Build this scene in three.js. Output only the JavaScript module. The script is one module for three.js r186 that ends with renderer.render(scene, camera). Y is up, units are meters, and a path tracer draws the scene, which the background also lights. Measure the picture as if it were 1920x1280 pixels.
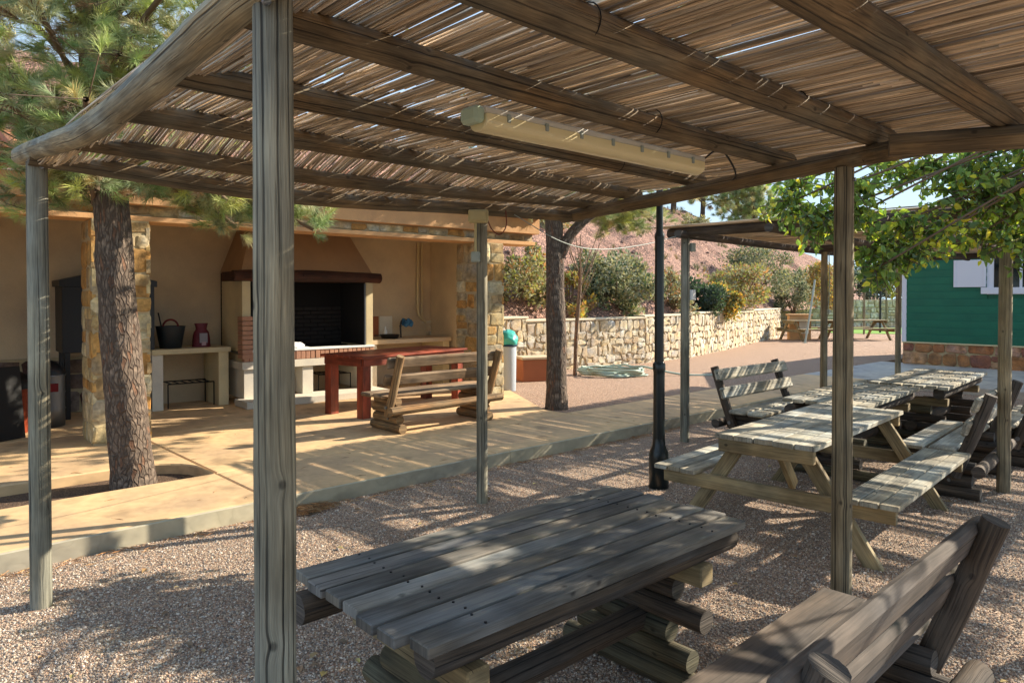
import * as THREE from 'three';
import { mergeGeometries } from 'three/addons/utils/BufferGeometryUtils.js';

// ---------------------------------------------------------------- camera, sky, sun, exposure
const scene = new THREE.Scene();
const camera = new THREE.PerspectiveCamera(2 * Math.atan(640 / 1340) * 180 / Math.PI, 1.5, 0.05, 400);
camera.position.set(0, 1.7, 0);
camera.rotation.set(-0.0164, 0, 0);
camera.setViewOffset(1920, 1280, 0, 62, 1920, 1280);
scene.add(camera);

const renderer = new THREE.WebGLRenderer({ antialias: true });
renderer.toneMapping = THREE.LinearToneMapping;
renderer.toneMappingExposure = 2.25;
renderer.shadowMap.enabled = true;

const SUN = new THREE.Vector3(0.826, 0.454, -0.334).normalize();
const sun = new THREE.DirectionalLight(0xfff1dc, 5);
sun.position.copy(SUN).multiplyScalar(60);
sun.castShadow = true; sun.shadow.radius = 0.6;
sun.shadow.mapSize.set(4096, 4096);
Object.assign(sun.shadow.camera, { left: -30, right: 30, top: 30, bottom: -30, near: 1, far: 160 });
scene.add(sun); scene.add(sun.target);
{ // clear sky: pale towards the horizon, blue overhead, a little brighter round the sun
  const W = 256, H = 128, d = new Float32Array(W * H * 4), v = new THREE.Vector3();
  for (let j = 0; j < H; j++) for (let i = 0; i < W; i++) {
    const el = (j + 0.5) / H * Math.PI - Math.PI / 2, az = ((i + 0.5) / W - 0.5) * 2 * Math.PI;
    v.set(Math.cos(el) * Math.cos(az), Math.sin(el), Math.cos(el) * Math.sin(az));
    const up = Math.max(0, Math.sin(el)), k = Math.pow(1 - up, 3.2), g = 0.16 * Math.pow(Math.max(0, v.dot(SUN)), 6);
    const o = (j * W + i) * 4;
    d[o] = 0.40 + 0.20 * k + g; d[o + 1] = 0.55 + 0.25 * k + g; d[o + 2] = 0.80 + 0.12 * k + g * 0.85; d[o + 3] = 1;
  }
  const t = new THREE.DataTexture(d, W, H, THREE.RGBAFormat, THREE.FloatType);
  t.mapping = THREE.EquirectangularReflectionMapping; t.magFilter = THREE.LinearFilter; t.needsUpdate = true;
  scene.background = t; scene.environment = t; scene.backgroundIntensity = 0.64; scene.environmentIntensity = 0.64;
}

// ---------------------------------------------------------------- helpers
let seed = 7;
const rnd = () => { seed = (seed + 0x6D2B79F5) | 0; let t = Math.imul(seed ^ (seed >>> 15), 1 | seed); t = (t + Math.imul(t ^ (t >>> 7), 61 | t)) ^ t; return ((t ^ (t >>> 14)) >>> 0) / 4294967296; };
const rr = (a, b) => a + (b - a) * rnd();
const pick = a => a[Math.floor(rnd() * a.length) % a.length];
const V = (x, y, z) => new THREE.Vector3(x, y, z);
const at = (X, D, y = 0) => V(X, y, -D);                       // X to the right, D metres away, y up
const lerp = (a, b, t) => a + (b - a) * t;
const clamp = (x, a = 0, b = 1) => Math.min(b, Math.max(a, x));
const smooth = (a, b, x) => { const t = clamp((x - a) / (b - a)); return t * t * (3 - 2 * t); };

const hash = (x, y, s) => { let h = Math.imul(x, 374761393) + Math.imul(y, 668265263) + Math.imul(s, 974634777) | 0; h = Math.imul(h ^ (h >>> 13), 1274126177); return ((h ^ (h >>> 16)) >>> 0) / 4294967296; };
function pnoise(x, y, px, py, s) {                              // periodic value noise
  const xi = Math.floor(x), yi = Math.floor(y), fx = x - xi, fy = y - yi, m = (a, p) => ((a % p) + p) % p;
  const u = fx * fx * (3 - 2 * fx), w = fy * fy * (3 - 2 * fy), x0 = m(xi, px), x1 = m(xi + 1, px), y0 = m(yi, py), y1 = m(yi + 1, py);
  return lerp(lerp(hash(x0, y0, s), hash(x1, y0, s), u), lerp(hash(x0, y1, s), hash(x1, y1, s), u), w);
}
function fbm(x, y, px, py, s, oct = 4) { let a = 0.5, r = 0, n = 0; for (let i = 0; i < oct; i++) { r += a * pnoise(x, y, px, py, s + i * 17); n += a; a *= 0.5; x *= 2; y *= 2; px *= 2; py *= 2; } return r / n; }
function texture(w, h, fn, srgb = true) {
  const d = new Uint8Array(w * h * 4);
  for (let j = 0; j < h; j++) for (let i = 0; i < w; i++) {
    const c = fn(i / w, j / h), o = (j * w + i) * 4;
    if (typeof c === 'number') d[o] = d[o + 1] = d[o + 2] = clamp(c) * 255;
    else { d[o] = clamp(c[0]) * 255; d[o + 1] = clamp(c[1]) * 255; d[o + 2] = clamp(c[2]) * 255; }
    d[o + 3] = 255;
  }
  const t = new THREE.DataTexture(d, w, h, THREE.RGBAFormat);
  t.wrapS = t.wrapT = THREE.RepeatWrapping; t.magFilter = THREE.LinearFilter; t.minFilter = THREE.LinearFilter;
  if (srgb) t.colorSpace = THREE.SRGBColorSpace;
  t.needsUpdate = true;
  return t;
}
// colour map and bump map from one function returning [r, g, b, height]
function twin(w, h, metersU, metersV, fn) {
  const c = new Array(w * h);
  for (let j = 0; j < h; j++) for (let i = 0; i < w; i++) c[j * w + i] = fn(i / w, j / h);
  const get = (u, v) => c[Math.round(v * h) * w + Math.round(u * w)];
  const map = texture(w, h, (u, v) => get(u, v)), bump = texture(w, h, (u, v) => get(u, v)[3], false);
  map.repeat.set(1 / metersU, 1 / metersV); bump.repeat.set(1 / metersU, 1 / metersV);
  return { map, bumpMap: bump };
}
const mat = (color, o = {}) => new THREE.MeshStandardMaterial({ color, roughness: 0.85, ...o });
const tmat = (t, color, bumpScale, o = {}) => new THREE.MeshStandardMaterial({ ...t, color, bumpScale, roughness: 0.88, ...o });

const taken = new Map();
const numbered = n => { const k = taken.get(n) || 0; taken.set(n, k + 1); return k ? `${n}_${String(k).padStart(3, '0')}` : n; };
function mesh(name, geo, m, parent) {
  const o = new THREE.Mesh(geo, m); o.name = parent ? name : numbered(name); o.castShadow = o.receiveShadow = true;
  (parent || scene).add(o); return o;
}
function tag(o, label, category, group) { o.userData.label = label; o.userData.category = category; if (group) o.userData.group = group; return o; }
function thing(name, label, category, pos, turn = 0, group) {
  const g = new THREE.Group(); g.name = numbered(name); scene.add(g);
  if (pos) g.position.copy(pos); g.rotation.y = turn; return tag(g, label, category, group);
}
const struct = o => { o.userData.kind = 'structure'; return o; };
const stuff = o => { o.userData.kind = 'stuff'; return o; };
const turnFor = deg => (90 - deg) * Math.PI / 180;             // local +x points away to the right at DEG from the view axis, local +z to the right and near

// uv in metres; the grain runs along AXIS
function planarUV(geo, axis = 'x', ou = rr(0, 3), ov = rr(0, 3)) {
  const p = geo.attributes.position, n = geo.attributes.normal, uv = new Float32Array(p.count * 2);
  for (let i = 0; i < p.count; i++) {
    const c = { x: p.getX(i), y: p.getY(i), z: p.getZ(i) }, a = { x: Math.abs(n.getX(i)), y: Math.abs(n.getY(i)), z: Math.abs(n.getZ(i)) };
    const rest = ['x', 'y', 'z'].filter(k => k !== axis);
    let u = c[axis], v;
    if (a[axis] > 0.8) { u = c[rest[0]]; v = c[rest[1]]; }
    else v = a[rest[0]] > a[rest[1]] ? c[rest[1]] : c[rest[0]];
    uv[2 * i] = u + ou; uv[2 * i + 1] = v + ov;
  }
  geo.setAttribute('uv', new THREE.BufferAttribute(uv, 2)); return geo;
}
// box with chamfered edges, 44 triangles, flat faces
function cbox(w, h, d, c = 0.005, axis = 'x') {
  const x = w / 2, y = h / 2, z = d / 2, X = x - c, Y = y - c, Z = z - c, pos = [];
  const quad = (a, b, e, f) => pos.push(...a, ...b, ...e, ...a, ...e, ...f), tri = (a, b, e) => pos.push(...a, ...b, ...e);
  const s = [-1, 1], fix = (pts, n) => { // orient outward
    const [a, b, e] = pts.map(p => V(...p)), m = b.clone().sub(a).cross(e.clone().sub(a));
    if (m.dot(V(...n)) < 0) pts.reverse(); return pts;
  };
  for (const k of s) {
    quad(...fix([[k * x, -Y, -Z], [k * x, Y, -Z], [k * x, Y, Z], [k * x, -Y, Z]], [k, 0, 0]));
    quad(...fix([[-X, k * y, -Z], [X, k * y, -Z], [X, k * y, Z], [-X, k * y, Z]], [0, k, 0]));
    quad(...fix([[-X, -Y, k * z], [X, -Y, k * z], [X, Y, k * z], [-X, Y, k * z]], [0, 0, k]));
  }
  for (const i of s) for (const j of s) {
    quad(...fix([[i * x, j * Y, -Z], [i * x, j * Y, Z], [i * X, j * y, Z], [i * X, j * y, -Z]], [i, j, 0]));
    quad(...fix([[i * x, -Y, j * Z], [i * x, Y, j * Z], [i * X, Y, j * z], [i * X, -Y, j * z]], [i, 0, j]));
    quad(...fix([[-X, i * y, j * Z], [X, i * y, j * Z], [X, i * Y, j * z], [-X, i * Y, j * z]], [0, i, j]));
    for (const k of s) tri(...fix([[i * x, j * Y, k * Z], [i * X, j * y, k * Z], [i * X, j * Y, k * z]], [i, j, k]));
  }
  const g = new THREE.BufferGeometry(); g.setAttribute('position', new THREE.BufferAttribute(new Float32Array(pos), 3)); g.computeVertexNormals();
  return planarUV(g, axis);
}
const moved = (g, x = 0, y = 0, z = 0, rx = 0, ry = 0, rz = 0) => { g.applyMatrix4(new THREE.Matrix4().compose(V(x, y, z), new THREE.Quaternion().setFromEuler(new THREE.Euler(rx, ry, rz)), V(1, 1, 1))); return g; };
// round log through points, with bumps and flat ends; uv in metres along and round
function logGeo(pts, r0, r1, o = {}) {
  const { radial = 12, seg = 10, rough = 0.04, flat = 0, fluted = 0 } = o;
  const curve = pts.length > 2 ? new THREE.CatmullRomCurve3(pts) : new THREE.LineCurve3(pts[0], pts[1]);
  const len = curve.getLength(), pos = [], uv = [], idx = [], s = Math.floor(rnd() * 1e6), ou = rr(0, 4), ov = rr(0, 2);
  const up = Math.abs(curve.getTangent(0.5).y) > 0.9 ? V(1, 0, 0) : V(0, 1, 0);
  for (let i = 0; i <= seg; i++) {
    const t = i / seg, c = curve.getPoint(t), T = curve.getTangent(t), S = T.clone().cross(up).normalize(), U = S.clone().cross(T).normalize(), r = lerp(r0, r1, t);
    for (let j = 0; j <= radial; j++) {
      const a = j / radial * 2 * Math.PI, jj = j % radial;
      let q = r * (1 + rough * (2 * fbm(i * 0.45 + s % 97, jj * 0.7, 999, Math.max(1, Math.round(radial * 0.7)), s, 2) - 1) + fluted * (2 * hash(jj, 3, s) - 1));
      const sx = Math.cos(a) * q; let sy = Math.sin(a) * q; if (flat) sy = Math.min(sy, r * flat);
      const p = c.clone().addScaledVector(S, sx).addScaledVector(U, sy);
      pos.push(p.x, p.y, p.z); uv.push(ou + t * len, ov + a * r);
    }
  }
  const row = radial + 1;
  for (let i = 0; i < seg; i++) for (let j = 0; j < radial; j++) { const a = i * row + j, b = a + 1, c = a + row, d = c + 1; idx.push(a, c, b, b, c, d); }
  for (const [i, t] of [[0, 0], [seg, 1]]) {                    // caps on their own vertices
    const c = curve.getPoint(t), T = curve.getTangent(t).multiplyScalar(t ? 1 : -1), b0 = pos.length / 3, S = T.clone().cross(up).normalize(), U = S.clone().cross(T).normalize();
    pos.push(c.x, c.y, c.z); uv.push(0, 0);
    for (let j = 0; j <= radial; j++) { const k = (i * row + j) * 3, p = V(pos[k], pos[k + 1], pos[k + 2]); pos.push(p.x, p.y, p.z); const d = p.clone().sub(c); uv.push(d.dot(S) * 0.4, d.dot(U)); }
    for (let j = 0; j < radial; j++) t ? idx.push(b0, b0 + 2 + j, b0 + 1 + j) : idx.push(b0, b0 + 1 + j, b0 + 2 + j);
  }
  const g = new THREE.BufferGeometry(); g.setAttribute('position', new THREE.Float32BufferAttribute(pos, 3)); g.setAttribute('uv', new THREE.Float32BufferAttribute(uv, 2)); g.setIndex(idx);
  g.computeVertexNormals(); return g;
}
const tube = (pts, r, seg = 24, radial = 6) => new THREE.TubeGeometry(new THREE.CatmullRomCurve3(pts), seg, r, radial);
const lathe = (pts, n = 24) => new THREE.LatheGeometry(pts.map(p => new THREE.Vector2(p[0], p[1])), n);
const bx = (w, h, d, x = 0, y = 0, z = 0, c = 0.004) => moved(cbox(w, h, d, Math.min(c, w / 4, h / 4, d / 4), w >= h && w >= d ? 'x' : h >= d ? 'y' : 'z'), x, y, z);
const merged = list => { const l = list.map(g => g.index ? g.toNonIndexed() : g); for (const g of l) for (const k of Object.keys(g.attributes)) if (!['position', 'normal', 'uv', 'color'].includes(k)) g.deleteAttribute(k); return mergeGeometries(l); };
// extruded polygon lying flat: points in (x, z), top at y = top
function slabGeo(pts, top, thick, bevel = 0.008, holes = []) {
  const s = new THREE.Shape(pts.map(p => new THREE.Vector2(p[0], -p[1])));
  for (const h of holes) s.holes.push(new THREE.Path(h.map(p => new THREE.Vector2(p[0], -p[1]))));
  const g = new THREE.ExtrudeGeometry(s, { depth: thick - bevel, bevelEnabled: bevel > 0, bevelThickness: bevel, bevelSize: bevel, bevelOffset: -bevel, bevelSegments: 1, steps: 1 });
  g.rotateX(-Math.PI / 2); g.translate(0, top - thick, 0); return planarUV(g, 'x', 0, 0);
}

// ---------------------------------------------------------------- textures
const woodTex = (s, grain, cracks, knots, grey, lines = 0, stain = 0.3) => twin(1024, 512, 2, 0.5, (u, v) => {
  const warp = 0.025 * (fbm(u * 6, v * 4, 6, 4, s, 3) - 0.5);
  let kx = 0, kd = 9;
  for (let k = 0; k < knots; k++) { const cx = hash(k, 1, s), cy = hash(k, 2, s); let du = Math.abs(u - cx), dv = Math.abs(v - cy); du = Math.min(du, 1 - du) * 2; dv = Math.min(dv, 1 - dv) * 0.5; const d = Math.hypot(du * 0.8, dv); if (d < kd) { kd = d; kx = k; } }
  const bend = knots ? 0.02 * Math.exp(-kd * kd / 0.0006) : 0, y = v + warp + bend;
  const fine = fbm(u * 24, y * 180, 24, 180, s + 3, 3), mid = fbm(u * 7, y * 48, 7, 48, s + 9, 3), blotch = fbm(u * 9, v * 5, 9, 5, s + 21, 4);
  const ring = 0.5 + 0.5 * Math.sin(2 * Math.PI * (y * 26 + 2.5 * fbm(u * 2, v * 3, 2, 3, s + 30, 2)));
  let c = 0.78 + grain * (0.5 * (fine - 0.5) + 0.4 * (mid - 0.5) + 0.05 * (ring - 0.5)) + stain * (blotch - 0.5), h = 0.6 + 0.5 * (fine - 0.5) + 0.4 * (mid - 0.5);
  const cr = Math.abs(fbm(u * 2, y * 40, 2, 40, s + 40, 2) - 0.5), open = smooth(0.3, 0.6, pnoise(u * 5, v * 30, 5, 30, s + 41));
  const crack = cracks * open * (1 - smooth(0.008, 0.035, cr)); c -= 0.34 * crack; h -= 0.6 * crack;
  for (let k = 0; k < lines; k++) { // long drying splits
    const y0 = (k + 0.8 * hash(k, 7, s)) / lines, st = smooth(0.25, 0.6, pnoise(u * 3 + k * 0.37, k + 0.5, 3, 64, s + 60)), w = (0.0016 + 0.0035 * hash(k, 8, s)) * (0.4 + st); let d = Math.abs(y - y0 - 0.012 * (pnoise(u * 4, k + 0.5, 4, 64, s + 61) - 0.5)); d = Math.min(d, 1 - d);
    const q = st * (1 - smooth(w * 0.4, w * 1.6, d)); c -= 0.36 * q; h -= 0.8 * q;
  }
  if (knots) { const k = 1 - smooth(0.001 + 0.005 * hash(kx, 5, s), 0.014, kd); c -= 0.27 * k; h -= 0.15 * k; }
  const t = grey * (fbm(u * 5, v * 3, 5, 3, s + 55, 3) - 0.5);
  return [c * (1 + t), c, c * (1 - t * 1.4), h];
});
const WPOST = woodTex(11, 0.5, 0.5, 9, 0.12, 16, 0.4), WPLANK = woodTex(23, 0.42, 0.2, 5, 0.12, 2, 0.6), WLOG = woodTex(37, 0.6, 0.6, 6, 0.2, 11, 0.5);
const worley = (u, v, n, s) => {
  const x = u * n, y = v * n, xi = Math.floor(x), yi = Math.floor(y); let a = 9, b = 9, id = 0;
  for (let j = -1; j < 2; j++) for (let i = -1; i < 2; i++) {
    const cx = ((xi + i) % n + n) % n, cy = ((yi + j) % n + n) % n, dx = xi + i + hash(cx, cy, s) - x, dy = yi + j + hash(cx, cy, s + 1) - y, d = dx * dx + dy * dy;
    if (d < a) { b = a; a = d; id = cy * n + cx; } else if (d < b) b = d;
  }
  return [Math.sqrt(a), Math.sqrt(b), id];
};
const PEB = [[0.80, 0.74, 0.65], [0.76, 0.68, 0.59], [0.89, 0.85, 0.79], [0.65, 0.61, 0.56], [0.73, 0.62, 0.54], [0.78, 0.75, 0.70], [0.56, 0.52, 0.48], [0.48, 0.44, 0.41]];
const GRAVEL = twin(1024, 1024, 0.9, 0.9, (u, v) => {
  const [a, b, id] = worley(u, v, 92, 5), c = PEB[Math.floor(hash(id, 1, 9) * PEB.length)], e = smooth(0.02, 0.3, b - a), k = 0.82 + 0.3 * hash(id, 2, 9);
  const soil = [0.50, 0.43, 0.37], g = 0.94 + 0.12 * pnoise(u * 400, v * 400, 400, 400, 3);
  return [0, 1, 2].map(i => lerp(soil[i], c[i] * k, e) * g).concat(e * (0.55 + 0.45 * hash(id, 3, 9)) * (1 - 0.4 * a));
});
const STONE = twin(512, 512, 0.6, 0.6, (u, v) => {
  const a = fbm(u * 6, v * 6, 6, 6, 71, 5), b = fbm(u * 30, v * 30, 30, 30, 72, 3), r = fbm(u * 4, v * 4, 4, 4, 73, 3), c = 0.62 + 0.5 * a - 0.1 + 0.2 * (b - 0.5), t = 0.3 * (r - 0.5);
  return [c * (1 + t * 0.5), c, c * (1 - t), 0.6 * a + 0.4 * b];
});
const PLASTER = twin(512, 512, 1.5, 1.5, (u, v) => {
  const a = fbm(u * 5, v * 5, 5, 5, 81, 5), b = pnoise(u * 160, v * 160, 160, 160, 82), c = 0.86 + 0.16 * (a - 0.5) + 0.03 * (b - 0.5);
  return [c, c, c * (1 - 0.05 * (a - 0.5)), 0.7 * a + 0.3 * b];
});
const CONCRETE = twin(1024, 1024, 2.4, 2.4, (u, v) => {
  const a = fbm(u * 4, v * 4, 4, 4, 91, 5), b = fbm(u * 40, v * 40, 40, 40, 92, 3), d = fbm(u * 9, v * 9, 9, 9, 93, 4), st = smooth(0.6, 0.78, fbm(u * 7, v * 7, 7, 7, 95, 4));
  const vein = Math.exp(-Math.pow((d - 0.5) / 0.018, 2)), c = 0.83 + 0.3 * (a - 0.5) + 0.12 * (b - 0.5) - 0.03 * vein - 0.12 * st;
  return [c, c * (1 - 0.02 * a), c * (1 - 0.14 * (a - 0.3)), 0.5 * a + 0.35 * b - 0.05 * vein];
});
const BARK = twin(512, 1024, 0.9, 1.8, (u, v) => {                // u round the trunk, v up
  const n = 20, w = 0.06 * (fbm(u * 8, v * 10, 8, 10, 101, 3) - 0.5), [a, b, id] = (() => {
    const x = (u + w) * n, y = v * 14, xi = Math.floor(x), yi = Math.floor(y); let p = 9, q = 9, k = 0;
    for (let j = -1; j < 2; j++) for (let i = -1; i < 2; i++) { const cx = ((xi + i) % n + n) % n, cy = ((yi + j) % 14 + 14) % 14, dx = xi + i + hash(cx, cy, 7) - x, dy = yi + j + hash(cx, cy, 8) - y, d = Math.hypot(dx, dy * 0.5) + 0.25 * (fbm(x * 0.8 + i * 3, y * 1.5, 16, 21, 109, 2) - 0.5); if (d < p) { q = p; p = d; k = cy * n + cx; } else if (d < q) q = d; }
    return [p, q, k];
  })();
  const e = smooth(0.0, 0.22, b - a), f = fbm(u * 60, v * 40, 60, 40, 104, 3), k = hash(id, 4, 7), m = fbm(u * 12, v * 30, 12, 30, 106, 3);
  const plate = k < 0.1 ? [0.58, 0.45, 0.36] : k < 0.6 ? [0.60, 0.55, 0.50] : [0.53, 0.48, 0.43], gap = [0.40, 0.35, 0.31];
  const g = 0.62 + 0.5 * f + 0.5 * (m - 0.5);
  return [0, 1, 2].map(i => lerp(gap[i], plate[i] * g, e)).concat(e * (0.5 + 0.35 * k) + 0.2 * f);
});
const SCREE = twin(1024, 1024, 4, 4, (u, v) => {
  const [a, b, id] = worley(u, v, 60, 15), e = smooth(0, 0.3, b - a), m = fbm(u * 5, v * 5, 5, 5, 111, 5), k = 0.85 + 0.35 * (hash(id, 1, 4) - 0.5), f = pnoise(u * 300, v * 300, 300, 300, 113);
  const c = [lerp(0.66, 0.81, m), lerp(0.53, 0.67, m), lerp(0.47, 0.60, m)].map(x => x * k * (0.92 + 0.16 * f) * lerp(0.75, 1, e));
  return c.concat(e * (0.4 + 0.6 * hash(id, 2, 4)));
});
// ---------------------------------------------------------------- materials
const M = {
  gravel: tmat(GRAVEL, 0xf0e0d2, 0.004), yard: tmat(GRAVEL, 0xffe6d6, 0.006), soil: tmat(GRAVEL, 0x9a8674, 0.008),
  paving: tmat(CONCRETE, 0xf2cd9c, 0.003, { roughness: 0.8 }), kerb: tmat(CONCRETE, 0xcfc8b0, 0.004), pad: tmat(CONCRETE, 0xcfcac2, 0.003, { roughness: 0.8 }),
  post: tmat(WPOST, 0xaba690, 0.005), postWarm: tmat(WPOST, 0xab9d7d, 0.004), rafter: tmat(WLOG, 0x8f7d60, 0.004), edgeBeam: tmat(WLOG, 0xbdb59a, 0.004),
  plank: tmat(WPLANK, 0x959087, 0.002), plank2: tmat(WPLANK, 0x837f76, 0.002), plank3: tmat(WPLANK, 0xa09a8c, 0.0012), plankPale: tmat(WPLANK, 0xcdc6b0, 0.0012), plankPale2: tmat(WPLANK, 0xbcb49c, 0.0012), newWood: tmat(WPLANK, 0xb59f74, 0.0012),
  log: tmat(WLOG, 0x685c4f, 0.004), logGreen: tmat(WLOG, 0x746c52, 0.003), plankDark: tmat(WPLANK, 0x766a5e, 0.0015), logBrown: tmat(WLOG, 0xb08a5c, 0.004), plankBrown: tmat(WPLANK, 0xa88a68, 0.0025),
  red: tmat(WPLANK, 0xa54a2e, 0.001, { roughness: 0.45 }), mantel: tmat(WLOG, 0x5a3524, 0.005),
  orange: tmat(PLASTER, 0xf0ba82, 0.002), hood: tmat(PLASTER, 0xc09a72, 0.002), wall: tmat(PLASTER, 0xe2caa6, 0.002), cream: tmat(PLASTER, 0xe9d6a8, 0.002), white: tmat(PLASTER, 0xefe6d2, 0.002), grout: tmat(PLASTER, 0xcbb78e, 0.003), paleGrout: tmat(PLASTER, 0xeee0c2, 0.003),
  terracotta: tmat(PLASTER, 0xb06a45, 0.002), soot: mat(0x14110f, { roughness: 1 }), brickSoot: mat(0x2a2522, { roughness: 1 }), brick: tmat(PLASTER, 0xc99577, 0.002),
  black: mat(0x16171a, { roughness: 0.45 }), iron: mat(0x1c1d1f, { roughness: 0.5, metalness: 0.6 }), lampPaint: mat(0x101b1d, { roughness: 0.28 }), steel: mat(0x84888c, { roughness: 0.42, metalness: 0.9 }),
  bark: tmat(BARK, 0xcfc5ba, 0.014), barkDark: tmat(BARK, 0xb0a090, 0.015), twig: mat(0x6d5a48, { roughness: 0.95 }),
  green: tmat(PLASTER, 0x1d7a5f, 0.0006, { roughness: 0.6 }), trim: mat(0xd5d6dd, { roughness: 0.5 }), roofBrown: mat(0x7d5a48), tile: tmat(PLASTER, 0xb8754c, 0.002),
  grey: mat(0xa9b4bd, { roughness: 0.5 }), box: mat(0xb7ab7c, { roughness: 0.6 }), boxGrey: mat(0x9aa49a, { roughness: 0.5 }), white2: mat(0xe8e8e4, { roughness: 0.5 }),
};
const stoneSet = cols => cols.map(c => tmat(STONE, c, 0.006));
const OCHRE = stoneSet([0xd9aa62, 0xd9bf88, 0xd0bd94, 0xc2a678, 0xe6d6aa, 0xd09c56, 0xcab996]);
const PALE = stoneSet([0xf6e8c8, 0xf0dcb4, 0xe9d8bc, 0xecd6ae, 0xf8eed4, 0xdfcbae]);
const RUST = stoneSet([0xc48a58, 0xb97c50, 0xcfa277, 0xa86e54, 0xc89a7c, 0xbb8a5c]);
const DARKRED = stoneSet([0x6d4a40, 0x8a7468, 0x5c4038, 0x9a8a80]);

// ---------------------------------------------------------------- rubble masonry: stones of a face w by h, lying in the xy plane, front towards +z
function stones(w, h, sw, sh, joint, proud, wild = 0.015) {
  const out = []; let y = 0;
  while (y < h - 0.01) {
    let rh = sh * rr(0.7, 1.35); if (h - y - rh < sh * 0.5) rh = h - y;
    let x = 0;
    while (x < w - 0.01) {
      let rw = sw * rr(0.55, 1.5); if (w - x - rw < sw * 0.45) rw = w - x;
      const parts = rh > sh * 0.95 && rw > sw * 0.8 && rnd() < 0.3 ? [[0, 0.5], [0.5, 1]] : [[0, 1]];
      for (const [a, b] of parts) out.push([x, y + rh * a, rw, rh * (b - a)]);
      x += rw;
    }
    y += rh;
  }
  return out.map(([x0, y0, a, b]) => {
    const j = joint * rr(0.7, 1.4), cut = Math.min(a, b) * 0.25, P = [], e = () => rr(0.3, 1) * cut, jx = () => rr(-0.3, 0.5) * joint;
    const l = x0 + j / 2 + jx(), r = x0 + a - j / 2 - jx(), d = y0 + j / 2 + jx(), t = y0 + b - j / 2 - jx();
    P.push([l + e(), d], [r - e(), d], [r, d + e()], [r, t - e()], [r - e(), t], [l + e(), t], [l, t - e()], [l, d + e()]);
    for (const q of P) { q[0] = clamp(q[0] + rr(-wild, wild), 0, w); q[1] = clamp(q[1] + rr(-wild, wild), 0, h); }
    const cx = (l + r) / 2, cy = (d + t) / 2, z0 = -0.03, z1 = proud * rr(0.35, 0.8), z2 = z1 + proud * rr(0.25, 0.6), pos = [];
    const in1 = P.map(([x, y]) => [lerp(x, cx, 0.16), lerp(y, cy, 0.16), z2 * rr(0.85, 1.1)]), c = [cx + rr(-0.1, 0.1) * a, cy + rr(-0.1, 0.1) * b, z2 * rr(0.9, 1.3)];
    for (let i = 0; i < 8; i++) {
      const k = (i + 1) % 8, [ax, ay] = P[i], [bx_, by] = P[k];
      pos.push(...c, ...in1[i], ...in1[k]);
      pos.push(...in1[i], ax, ay, z1, bx_, by, z1, ...in1[i], bx_, by, z1, ...in1[k]);
      pos.push(ax, ay, z1, ax, ay, z0, bx_, by, z0, ax, ay, z1, bx_, by, z0, bx_, by, z1);
    }
    const g = new THREE.BufferGeometry(); g.setAttribute('position', new THREE.Float32BufferAttribute(pos, 3)); g.computeVertexNormals();
    planarUV(g, 'x', rr(0, 5), rr(0, 5)); return g;
  });
}
function stoneFace(parent, w, h, x, y, z, turn, sw, sh, mats, joint = 0.02, proud = 0.02) {
  for (const g of stones(w, h, sw, sh, joint, proud)) mesh('stone', moved(g, x, y, z, 0, turn, 0), pick(mats), parent);
}

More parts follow.
